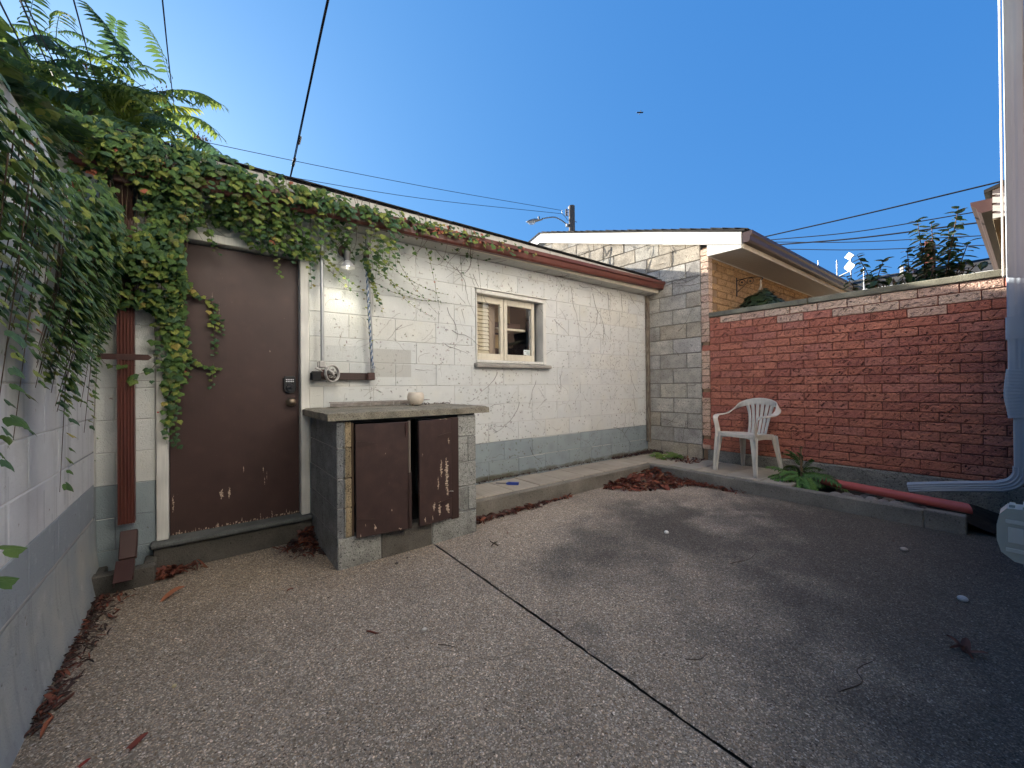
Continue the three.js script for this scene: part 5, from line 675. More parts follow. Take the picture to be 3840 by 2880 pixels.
{
  const fg = [frondGeo(13, 1, 0.7), frondGeo(12, 2, 1.3), frondGeo(13, 3, 2.0), frondGeo(11, 4, 1.1, 0.25), frondGeo(13, 5, 0.4, 0.22, 0.35)], fm = [[0.062, 0.115, 0.042], [0.085, 0.145, 0.042], [0.05, 0.098, 0.045], [0.19, 0.25, 0.05], [0.34, 0.36, 0.06]].map((c) => pmat({ color: lin(...c), roughness: 0.8, specularIntensity: 0.25, transmission: 0.55, thickness: 0, ior: 1.4, side: THREE.DoubleSide }));
  const t = thing('tree', 'tall tree with long feathery compound leaves rising behind the garage roof at the left', 'tree'), r = rng(301), bark = mat(lin(0.16, 0.13, 0.10), 0.9, { map: rep(tWood, 0.4, 0.8) });
  const limb = [tube([[-1.5, -0.1, -6.6], [-1.45, 2, -6.5], [-1.2, 3.8, -6.1], [-0.95, 5.0, -5.8], [-0.85, 5.9, -5.7]], 0.11, 20, 10, 0.35)], B_ = [];
  const br = (a, b, w) => { limb.push(tube([a, [lerp(a[0], b[0], 0.5), lerp(a[1], b[1], 0.5) + 0.12, lerp(a[2], b[2], 0.5)], b], w, 10, 7, 0.35)); B_.push(b); };
  for (const [a, b] of [[[-1.2, 3.8, -6.1], [0.1, 4.9, -5.0]], [[-1.1, 4.4, -6.0], [-2.0, 5.6, -6.3]], [[-1.0, 4.8, -5.9], [0.0, 5.7, -5.1]], [[-0.95, 5.0, -5.8], [-0.5, 6.1, -5.6]], [[-1.0, 5.0, -5.9], [-1.5, 6.2, -6.0]], [[-0.9, 5.3, -5.8], [0.1, 6.0, -5.0]], [[-1.1, 4.2, -6.1], [0.4, 4.7, -4.9]], [[-1.3, 3.6, -6.2], [-2.3, 4.8, -6.4]], [[-0.9, 5.5, -5.8], [-1.1, 6.5, -5.8]]]) br(a, b, 0.045);
  part('trunk', limb, bark, t);
  const crown = new THREE.Group(); crown.name = 'crown'; t.add(crown);
  const frond = (a, b, g, m) => { const o = part('frond', fg[g], fm[m], crown), d = b.clone().sub(a), L = d.length(), Y = d.normalize(), N = V(0.25 * (r() - 0.5) + 0.1, 0.9, 0.55).addScaledVector(Y, 0); N.addScaledVector(Y, -N.dot(Y)).normalize(); if (!isFinite(N.x) || N.length() < 0.5) N.set(0, 0, 1); const X = Y.clone().cross(N); o.quaternion.setFromRotationMatrix(new THREE.Matrix4().makeBasis(X, Y, N)); o.position.copy(a); o.scale.setScalar(L * 1.06); };
  for (const q of [[-0.62, 6.14, -5.53, -0.49, 6.94, -5.17], [0.16, 6.13, -4.92, -0.07, 6.86, -4.84], [-0.05, 6.19, -5.08, -0.44, 6.66, -5.13], [-0.72, 6.70, -5.60, -1.14, 6.92, -5.67], [-1.24, 6.84, -6.00, -1.74, 7.00, -6.13], [0.03, 5.99, -5.02, 0.73, 5.84, -4.23], [0.17, 5.60, -4.92, 0.70, 5.42, -4.26], [0.36, 5.27, -4.77, 0.86, 4.91, -4.13], [-0.09, 5.92, -5.12, -0.45, 5.98, -5.14], [-0.94, 6.55, -5.77, -1.37, 6.86, -5.84], [-1.43, 6.67, -6.15, -1.89, 6.64, -6.25], [-1.32, 6.32, -6.07, -1.89, 6.36, -6.25], [-0.63, 6.51, -5.53, -0.96, 6.67, -5.53], [-0.02, 5.72, -5.06, -0.63, 5.48, -5.28], [0.29, 5.43, -4.83, -0.08, 5.21, -4.86], [-1.63, 5.93, -6.31, -1.93, 6.13, -6.29], [0.03, 6.30, -5.02, -0.18, 6.30, -4.93], [-1.06, 6.12, -5.87, -1.19, 6.27, -5.71], [0.44, 5.72, -4.70, 0.60, 5.76, -4.33], [-0.86, 6.00, -5.71, -0.43, 5.96, -5.13]]) frond(V(q[0], q[1], q[2]), V(q[3], q[4], q[5]), q[4] - q[1] > 0.6 ? 4 : (r() * 4) | 0, r() < 0.3 ? 3 : (r() * 3) | 0);
  const lim = [[-2.4, 6.9], [-1.6, 6.85], [-0.9, 6.6], [-0.4, 6.35], [0.05, 6.2], [0.35, 5.8], [0.6, 5.2], [0.75, 4.7]];
  for (let i = 0; i < 250; i++) {
    const x = -2.5 + 3.1 * r(), top = curveAt(lim, x) - 0.12, y = lerp(4.2, top, Math.pow(r(), 0.62)), z = -5.5 + 0.75 * (r() * 2 - 1) + 0.5 * (x + 0.6) * 0.7; if (y > top - 0.1) continue;
    const L = 0.6 + 0.4 * r(), a = r() * 6.28, d = V(Math.cos(a) * 0.9, (r() - 0.35) * 0.9, Math.sin(a) * 0.7).normalize(); if (x + d.x * L > 0.85 - (y - 4.6) * 0.12 || y + d.y * L > top + 0.12) continue;
    frond(V(x, y, z), V(x, y, z).addScaledVector(d, L), (r() * 4) | 0, r() < 0.32 ? 3 : r() < 0.18 ? 4 : (r() * 3) | 0);
  }
  const cl = []; for (const [x, y, z] of [[-0.9, 6.3, -5.6], [-0.55, 5.85, -5.45], [0.05, 5.95, -5.0], [0.55, 5.2, -4.6]]) for (let i = 0; i < 70; i++) { const g = leafletGeo.clone().scale(0.05, 0.05, 0.05).rotateX(r() * 6).rotateY(r() * 6).translate(x + 0.14 * (r() + r() - 1), y + 0.12 * (r() + r() - 1), z + 0.12 * (r() + r() - 1)); cl.push(g); } stuff(part('seed_cluster', cl, mat(lin(0.22, 0.085, 0.05), 0.8), t));
}

// ------------------------------------------------------------------ leafy shoots and small plants
const ovate = (() => { const pos = [], P = [[0, 0, 0], [0.26, -0.14, 0.03], [0.34, -0.42, 0.02], [0.20, -0.78, -0.05], [0, -1.05, -0.16], [-0.20, -0.78, -0.05], [-0.34, -0.42, 0.02], [-0.26, -0.14, 0.03]], C = [0, -0.45, -0.04]; for (let i = 0; i < 8; i++) pos.push(...C, ...P[i], ...P[(i + 1) % 8]); const g = new THREE.BufferGeometry(); g.setAttribute('position', new THREE.Float32BufferAttribute(pos, 3)); g.computeVertexNormals(); return flat(g); })();
const shootM = [[0.035, 0.075, 0.03], [0.05, 0.10, 0.03], [0.08, 0.13, 0.035], [0.25, 0.19, 0.03]].map((c) => pmat({ color: lin(...c), roughness: 0.45, transmission: 0.3, thickness: 0, ior: 1.4, side: THREE.DoubleSide }));
{
  const o = thing('shrub', 'leafy mulberry-like shrub sending tall shoots above the red brick wall', 'shrub'), r = rng(311), st = [];
  const leaf = (p, dir, s, m) => { const q = part('leaf', ovate, shootM[m], o), Y = dir.clone().normalize().negate(), N = V(0.3 * (r() - 0.5), 1, 0.3 * (r() - 0.5)); N.addScaledVector(Y, -N.dot(Y)).normalize(); q.quaternion.setFromRotationMatrix(new THREE.Matrix4().makeBasis(Y.clone().cross(N), Y, N)); q.position.copy(p); q.scale.setScalar(s); };
  const shoots = [[6.9, 2.3, 2.40, 6.9, 2.77, 2.23], [6.8, 2.3, 2.41, 6.85, 2.64, 2.48], [6.9, 2.3, 2.68, 6.9, 2.71, 2.67], [6.95, 2.2, 2.84, 6.95, 3.04, 2.75], [6.85, 2.2, 2.89, 6.85, 2.93, 2.87], [6.6, 2.2, 2.98, 6.45, 2.93, 3.10], [6.6, 2.2, 3.04, 6.5, 2.58, 3.16], [6.9, 2.3, 2.22, 6.9, 2.53, 2.12], [6.9, 2.3, 2.8, 7.0, 2.85, 2.82], [6.7, 2.2, 3.0, 6.6, 2.75, 3.02]];
  for (const q of shoots) { const a = V(q[0], q[1], q[2]), b = V(q[3], q[4], q[5]), L = b.distanceTo(a), n = Math.round(L / 0.017); st.push(tube([a, a.clone().lerp(b, 0.5).add(V(0, 0, 0.02 * (r() - 0.5))), b], 0.007, 10, 5, 0.4)); for (let i = 2; i <= n; i++) { const t = i / n, s = (0.125 - 0.045 * t) * (0.75 + 0.5 * r()), an = i * 2.4 + r(); leaf(a.clone().lerp(b, t), V(Math.cos(an) * 0.8, -0.22 + 0.5 * (t > 0.9 ? 1 : 0), Math.sin(an)), s, (r() * 3) | 0); } }
  for (let i = 0; i < 190; i++) leaf(V(6.62 + 0.5 * r(), 2.12 + 0.36 * r() * r() + 0.05, 2.30 + 0.95 * r()), V(r() - 0.5, -0.3, r() - 0.5), 0.07 + 0.04 * r(), r() < 0.1 ? 3 : (r() * 3) | 0);
  for (let i = 0; i < 40; i++) st.push(tube([[6.75 + 0.3 * r(), 0.1, 2.4 + 0.8 * r()], [6.75 + 0.3 * r(), 1.4, 2.4 + 0.8 * r()], [6.7 + 0.4 * r(), 2.4, 2.3 + 0.9 * r()]], 0.01, 8, 5, 0.5));
  part('stem', st, M.stem, o);
}
{ // hanging basket on a scroll bracket beside the neighbour's door
  const X = 6.643, hb = thing('wall_bracket', 'black wrought iron scroll bracket on the buff brick wall', 'bracket', [X, 0, 0]), k = M.black, r = rng(321);
  part('plate', B(-0.012, 0.012, 2.46, 2.73, 0.930, 0.938, 0.003), k, hb); part('arm', [tube([[0, 2.69, 0.936], [0, 2.695, 1.1], [0, 2.675, 1.24], [0, 2.655, 1.272], [0, 2.632, 1.258], [0, 2.64, 1.238]], 0.006, 40, 6), tube([[0, 2.52, 0.938], [0, 2.57, 1.0], [0, 2.62, 1.06], [0, 2.68, 1.085]], 0.004, 16, 6)], k, hb);
  part('scroll', [flat(new THREE.TorusGeometry(0.042, 0.004, 6, 28).rotateY(Math.PI / 2).translate(0, 2.645, 1.005)), flat(new THREE.TorusGeometry(0.042, 0.004, 6, 28).rotateY(Math.PI / 2).translate(0, 2.645, 1.115)), flat(new THREE.SphereGeometry(0.013, 10, 8).translate(0, 2.65, 1.005)), flat(new THREE.SphereGeometry(0.013, 10, 8).translate(0, 2.645, 1.115))], k, hb);
  const pb = thing('hanging_basket', 'dark leafy plant in a basket hanging on a cord from the wrought iron bracket', 'hanging plant');
  part('cord', [tube([[X, 2.64, 1.25], [X, 2.56, 1.25]], 0.008, 4, 5), tube([[X, 2.58, 1.25], [X + 0.02, 2.45, 1.2], [X + 0.1, 2.2, 1.12]], 0.005, 8, 5), tube([[X, 2.58, 1.25], [X, 2.45, 1.28], [X, 2.2, 1.38]], 0.005, 8, 5), tube([[X, 2.58, 1.25], [X - 0.04, 2.4, 1.24], [X - 0.12, 2.2, 1.24]], 0.005, 8, 5)], mat(lin(0.5, 0.42, 0.32), 0.9), pb);
  part('basket', lathe([[0, 2.02], [0.1, 2.02], [0.15, 2.1], [0.17, 2.2], [0.16, 2.2], [0, 2.16]], 20).translate(X, 0, 1.25), M.stem, pb);
  const lv = []; for (let i = 0; i < 520; i++) { const a = r() * 6.28, e = Math.pow(r(), 0.6), z = 1.25 + Math.sin(a) * 0.33 * e, x = X + Math.cos(a) * 0.22 * e, h = 2.20 + 0.24 * (1 - e * e) * (0.55 + 0.9 * noise2(x, z, 9, 2, 3)) + 0.03 * r() - 0.1 * r() * e, s = 0.05 + 0.03 * r(); lv.push({ m: leafMatrix(V(x, h, z), V(Math.cos(a) * e, 0.9, Math.sin(a) * e + 0.0), s, r, 0.5), s, c: r() < 0.8 ? 4 : 0 }); }
  const dm = LEAFC.map((c) => mat(lin(c[0] * 0.7, c[1] * 0.6, c[2] * 0.8), 0.45, { side: THREE.DoubleSide })); plantLeaves(pb, lv, lobed, dm, mat(0xffffff, 0.45, { vertexColors: true, side: THREE.DoubleSide }), 90, 'leaf', LEAFC.map((c) => [c[0] * 0.7, c[1] * 0.6, c[2] * 0.8]));
}
{ // sapling with feathery leaves in the planting bed
  const o = thing('sapling', 'bright green feathery sapling with a cut dead stem at the end of the red pipe', 'plant', [5.40, 0.14, 2.06]), r = rng(331), fg = [frondGeo(11, 21, 1.2, 0.26), frondGeo(10, 22, 1.8, 0.28), frondGeo(12, 23, 0.9, 0.24)], fm = [[0.085, 0.20, 0.035], [0.065, 0.15, 0.03], [0.12, 0.23, 0.045]].map((c) => pmat({ color: lin(...c), roughness: 0.5, transmission: 0.3, thickness: 0, ior: 1.4, side: THREE.DoubleSide }));
  part('dead_stem', [tube([[0.02, -0.05, 0.0], [0.025, 0.2, 0.005], [0.02, 0.40, 0.0]], 0.012, 8, 8, 0.8), tube([[0.02, 0.395, 0.0], [0.03, 0.398, 0.01]], 0.014, 3, 8)], mat(lin(0.20, 0.13, 0.07), 0.95), o);
  for (let i = 0; i < 30; i++) { const a = i * 2.4 + r(), up = 0.05 + 0.75 * r() * r(), L = 0.20 + 0.17 * r(), d = V(Math.cos(a), up, Math.sin(a)).normalize(), q = part('frond', fg[i % 3], fm[(r() * 3) | 0], o), Y = d, N = V(0, 1, 0.001); N.addScaledVector(Y, -N.dot(Y)).normalize(); q.quaternion.setFromRotationMatrix(new THREE.Matrix4().makeBasis(Y.clone().cross(N), Y, N)); q.position.set(-0.06 * r(), 0.03 + 0.12 * r(), 0.06 * (r() - 0.5)); q.scale.setScalar(L); }
  for (let i = 0; i < 6; i++) { const q = part('frond', fg[i % 3], fm[1], o), a = 1.2 + 0.3 * i, d = V(0.2 * Math.cos(a), 0.55, 0.5 * Math.sin(a * 2)).normalize(), N = V(0.3, 0.6, 0.2); N.addScaledVector(d, -N.dot(d)).normalize(); q.quaternion.setFromRotationMatrix(new THREE.Matrix4().makeBasis(d.clone().cross(N), d, N)); q.position.set(0.03, 0.16 + 0.02 * i, 0); q.scale.setScalar(0.16); }
  const w = thing('weeds', 'low green weeds growing in the paved corner between the block wall and the kerb', 'weeds', [5.5, WY, 0.50]);
  for (let i = 0; i < 34; i++) { const q = part('leaf', lobed, leafMats[r() < 0.5 ? 2 : r() < 0.5 ? 3 : 1], w), a = r() * 6.28, e = 0.22 * Math.sqrt(r()), n = V(0.5 * (r() - 0.5) - 0.2, 1, 0.4 * (r() - 0.2)); leafMatrix(V(Math.cos(a) * e * 0.7, 0.03 + 0.07 * r() * (1 - e * 3), Math.sin(a) * e), n, 0.05 + 0.035 * r(), r, 0.4).decompose(q.position, q.quaternion, q.scale); }
}

// ------------------------------------------------------------------ overhead lines, pole, things far off
{
  const W = (pts, rad, label, group) => solo('overhead_wire', tube(pts, rad, 24, 5), M.wire, label, 'wire', undefined, group);
  const lines = [[[-1.096, 4.535, -2.742], [-1.532, 5.41, -5.018], [-2.479, 7.379, -10.113]], [[-0.741, 4.317, -1.458], [-1.143, 5.297, -3.846], [-2.361, 8.359, -11.281]], [[-0.605, 4.315, -1.353], [-0.963, 5.252, -3.707], [-2.043, 8.176, -11.036]], [[-0.582, 4.315, -1.335], [-0.891, 5.229, -3.652], [-1.819, 8.084, -10.863]], [[-0.268, 4.312, -1.092], [-0.512, 5.152, -3.359], [-1.234, 7.779, -10.412]], [[0.291, 4.315, -0.66], [0.246, 5.006, -2.775], [0.14, 7.165, -9.354]]];
  const ll = ['leftmost black wire slanting across the tree', 'second black wire from the left across the tree', 'thin black wire of the crossing pair over the tree, left one', 'thin black wire of the crossing pair over the tree, right one', 'single black wire over the middle of the tree', 'black wire passing the tall feathery leaf at the right of the tree'];
  lines.forEach((p, i) => { const a = V(...p[0]), b = V(...p[1]); const e = a.clone().addScaledVector(a.clone().sub(b), 1.1); W([e.toArray(), ...p], i === 1 || i === 2 ? 0.0075 : 0.006, ll[i]); });
  const sd = thing('service_cable', 'thick twisted service cable coming down to the garage roof edge', 'cable');
  for (const s of [-1, 1]) part('cable', tube([[1.17 + s * 0.003, 3.97, 1.86], [1.185 + s * 0.004, 3.728, 0.786], [1.208 + s * 0.004, 3.556, 0.045], [1.262 + s * 0.004, 3.40, -1.05], [1.28, 3.38, -1.4]], 0.0042, 40, 6), M.wire, sd);
  part('clamp', [tube([[1.262, 3.425, -0.98], [1.258, 3.44, -0.85]], 0.014, 4, 6), tube([[1.252, 3.47, -0.62], [1.248, 3.482, -0.52]], 0.013, 4, 6)], M.white, sd);
  part('mast', [tube([[1.28, 3.0, -1.4], [1.28, 3.41, -1.4]], 0.02, 4, 8)], M.galv, sd);
  W([[12.627, 8.57, -8.54], [6.49, 8.2, -9.494], [1.12, 7.792, -9.856], [-8, 7.3, -10.4]], 0.009, 'upper of the two wires running from the wooden pole behind the roof'); W([[12.626, 8.433, -8.541], [6.488, 7.76, -9.498], [1.418, 7.183, -9.63], [-8, 6.2, -10.2]], 0.009, 'lower of the two wires running from the wooden pole behind the roof');
  const rw = [[[12, 4.973, -0.66], [12, 4.88, 1.3], [12, 4.821, 3.256]], [[12, 4.851, -0.507], [12, 4.55, 1.1], [12, 4.387, 2.777]], [[12, 4.688, -0.374], [12, 4.39, 1.2], [12, 4.183, 2.794]], [[12, 4.775, -0.44], [12, 4.33, 1.1], [12, 3.971, 2.697]], [[12, 4.505, -0.116], [12, 4.13, 1.2], [12, 3.802, 2.656]]];
  ['topmost wire rising to the right above the red wall', 'second wire down above the red wall', 'thicker third wire above the red wall', 'fourth wire down above the red wall', 'lowest wire above the red wall'].forEach((l, i) => { const p = rw[i], a = V(...p[0]), c = V(...p[2]), m = V(...p[1]); W([a.clone().addScaledVector(a.clone().sub(m), 1.2).toArray(), ...p, c.clone().addScaledVector(c.clone().sub(m), 1.2).toArray()], [0.016, 0.011, 0.016, 0.009, 0.009][i], l); });
  // pole and street lamp
  const po = thing('utility_pole', 'weathered wooden utility pole behind the garage roofs', 'pole', [12.94, 0, -8.3]);
  part('shaft', [cyl(0.125, 0.15, 8.8, 14).translate(0, 4.36, 0)], mat(lin(0.17, 0.145, 0.12), 0.95, { map: rep(tWood, 0.4, 1.2) }), po); part('insulator', [cyl(0.035, 0.035, 0.08, 10).translate(-0.17, 8.55, -0.1), cyl(0.035, 0.035, 0.08, 10).translate(-0.17, 8.41, -0.1)], mat(lin(0.6, 0.6, 0.62), 0.3), po); part('rack', [B(-0.24, -0.21, 8.33, 8.62, -0.15, -0.1), B(-0.22, -0.08, 8.48, 8.5, -0.14, -0.11), B(-0.22, -0.08, 8.34, 8.36, -0.14, -0.11), B(-0.22, -0.08, 8.6, 8.62, -0.14, -0.11)], M.black, po); part('cleat', B(-0.14, -0.12, 8.05, 8.2, -0.06, 0.0), M.black, po); part('jumper', tube([[-0.35, 8.56, -0.24], [-0.33, 8.42, -0.22], [-0.25, 8.3, -0.15], [-0.15, 8.14, -0.1]], 0.012, 14, 5), M.black, po); part('bolt', cyl(0.012, 0.012, 0.2, 6).rotateZ(1.4).translate(0.2, 8.16, 0.0), M.black, po); part('white_plate', B(-0.125, -0.09, 8.64, 8.72, -0.1, -0.04), M.white, po);
  const sl = thing('street_lamp', 'grey cobra head street lamp on a curved arm from the wooden pole', 'street lamp'), met = mat(lin(0.26, 0.28, 0.29), 0.5, { metalness: 0.2 });
  part('arm', tube([[11.93, 8.23, -9.08], [12.167, 8.282, -8.897], [12.36, 8.292, -8.748], [12.552, 8.192, -8.6], [12.677, 8.081, -8.504], [12.79, 7.96, -8.42]], 0.028, 40, 8), met, sl); part('bracket', B(12.72, 12.86, 7.88, 8.0, -8.47, -8.36, 0.01), met, sl);
  const hd = new THREE.SphereGeometry(1, 24, 14), hp = hd.attributes.position; for (let i = 0; i < hp.count; i++) { const x = hp.getX(i), y = hp.getY(i), z = hp.getZ(i), k = x > 0 ? 1 - 0.55 * x : 1; hp.setXYZ(i, x * 0.36, (y > 0 ? y * 0.085 : y * 0.035) * k, z * 0.15 * k); } hd.computeVertexNormals();
  const hs = part('head', flat(hd), met, sl); hs.position.set(11.70, 8.145, -9.26); hs.rotation.order = 'YXZ'; hs.rotation.y = -0.65; hs.rotation.z = 0.14; const le = part('lens', flat(new THREE.SphereGeometry(1, 20, 12).scale(0.17, 0.10, 0.13)), pmat({ color: lin(0.8, 0.82, 0.82), roughness: 0.15, transmission: 0.7, thickness: 0 }), sl); le.position.set(11.60, 8.09, -9.34); le.rotation.y = -0.65; part('photocell', cyl(0.035, 0.035, 0.09, 10).translate(11.839, 8.28, -9.15), M.black, sl);
  // house with a dark roof beyond the red wall
  const fh = thing('house', 'distant house with a dark shingled roof beyond the red wall', 'house'), dr = mat(lin(0.045, 0.043, 0.042), 0.95, { map: rep(tRoof, 1.5, 1.5) });
  part('wall', B(14.3, 20, -0.1, 3.56, -4, 9, 0.01), mat(lin(0.62, 0.56, 0.45), 0.8), fh); part('fascia', B(13.98, 14.04, 3.44, 3.60, -4.3, 9.3, 0.005), M.white, fh);
  const N = 11; for (let i = 0; i < N; i++) part('shingle_row', B(0, 0.11, 0, 0.02, -4.3, 9.3, 0.003).rotateZ(0.42).translate(14.0 + i * 0.088, 3.60 + i * 0.0405, 0), dr, fh);
  part('roof', prismZ([[14.0, 3.59], [14.99, 4.035], [20, 3.5], [20, 3.4], [14.1, 3.52]], -4.28, 9.28), dr, fh);
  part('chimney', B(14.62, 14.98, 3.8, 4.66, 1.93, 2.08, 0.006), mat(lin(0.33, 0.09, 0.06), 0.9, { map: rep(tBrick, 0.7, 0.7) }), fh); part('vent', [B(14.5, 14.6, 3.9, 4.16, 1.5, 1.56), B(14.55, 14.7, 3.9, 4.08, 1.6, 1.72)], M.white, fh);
  const an = thing('antenna', 'two white diamond shaped panel antennas on a thin mast', 'antenna', [14.0, 0, 0.615]); part('mast', cyl(0.016, 0.016, 1.4, 8).translate(0.05, 3.75, 0.015), M.galv, an);
  for (const [y, s] of [[4.52, 0.155], [4.25, 0.20]]) part('panel', wuv(cbox(0.03, s, s, 0.004).rotateX(Math.PI / 4)).rotateY(-0.25).translate(0, y, 0), mat(lin(0.86, 0.86, 0.84), 0.5), an);
  const a2 = thing('antenna', 'thin pale rod antenna with a small cross boom, left of the white panels', 'antenna', [14, 0, 0.35]); part('rod', [cyl(0.014, 0.014, 0.55, 6).translate(0, 4.2, 0), cyl(0.018, 0.018, 0.9, 6).translate(0, 3.6, 0)], M.galv, a2); part('boom', [tube([[0, 4.02, 0], [0, 4.14, 0.3]], 0.016, 4, 6)], M.white, a2);
  solo('antenna', [cyl(0.014, 0.014, 1.0, 6).translate(14, 4.08, -0.063)], M.galv, 'thin pale rod antenna standing farthest left over the brown gutter', 'antenna');
  solo('antenna', [cyl(0.014, 0.014, 0.7, 6).translate(14, 3.8, 0.9)], M.galv, 'short thin rod just right of the white panel antennas', 'antenna');
  // the house on the far right beyond the red wall
  const nh = thing('house', 'house corner with brown gutter and white gable board beyond the red wall at right', 'house');
  const gp = [[3.31, 2.975], [3.31, 2.862], [3.24, 2.858], [3.215, 2.88], [3.205, 2.92], [3.172, 2.945], [3.168, 2.985], [3.18, 2.985], [3.19, 2.95], [3.212, 2.928], [3.224, 2.888], [3.245, 2.868], [3.302, 2.872], [3.302, 2.975]];
  const g2 = part('gutter', prismX(gp, 6.605, 13), mat(lin(0.035, 0.02, 0.018), 0.6), nh); part('end_cap', prismX([[3.31, 2.98], [3.31, 2.862], [3.24, 2.858], [3.215, 2.88], [3.205, 2.92], [3.172, 2.945], [3.168, 2.985]], 6.598, 6.603), mat(lin(0.075, 0.036, 0.03), 0.5), g2);
  part('gable_board', prismX([[3.312, 3.06], [3.312, 2.775], [3.9, 2.775], [3.9, 3.24]], 6.58, 6.60), mat(lin(0.56, 0.55, 0.50), 0.7), nh); for (const y of [2.995, 2.915, 2.835]) part('hook', [flat(new THREE.ConeGeometry(0.012, 0.035, 6).rotateX(1.5).translate(6.573, y, 3.325))], M.rustDark, nh);
  part('soffit', B(6.60, 13, 2.762, 2.773, 3.312, 3.62, 0.002), mat(lin(0.20, 0.16, 0.10), 0.9), nh); part('wall', B(6.66, 13, -0.1, 2.76, 3.62, 9, 0.005), M.buff[0], nh); part('fascia', B(6.605, 13, 2.86, 3.03, 3.312, 3.33, 0.003), M.white, nh);
  part('roof', prismX([[3.26, 3.03], [3.26, 3.062], [6.4, 4.02], [9.6, 3.062], [9.6, 3.03], [6.4, 3.98]], 6.55, 13), M.roof, nh); part('gable', prismX([[3.62, 2.77], [3.62, 3.12], [6.4, 3.97], [9.2, 3.12], [9.2, 2.77]], 6.62, 6.66), M.buff[1], nh);
  // aircraft high up
  const ap = thing('airplane', 'tiny airplane high in the clear blue sky', 'airplane', [313.3, 245.1, -210]); const dk = mat(lin(0.05, 0.07, 0.10), 0.8);
  part('fuselage', cyl(0.36, 0.3, 5, 8).rotateZ(Math.PI / 2).rotateY(0.9), dk, ap); part('wing', B(-0.8, 0.8, -0.1, 0.1, -2.8, 2.8).rotateY(0.9), dk, ap); part('tail', B(1.8, 2.4, 0, 1.0, -0.1, 0.1).rotateY(0.9), dk, ap);
}

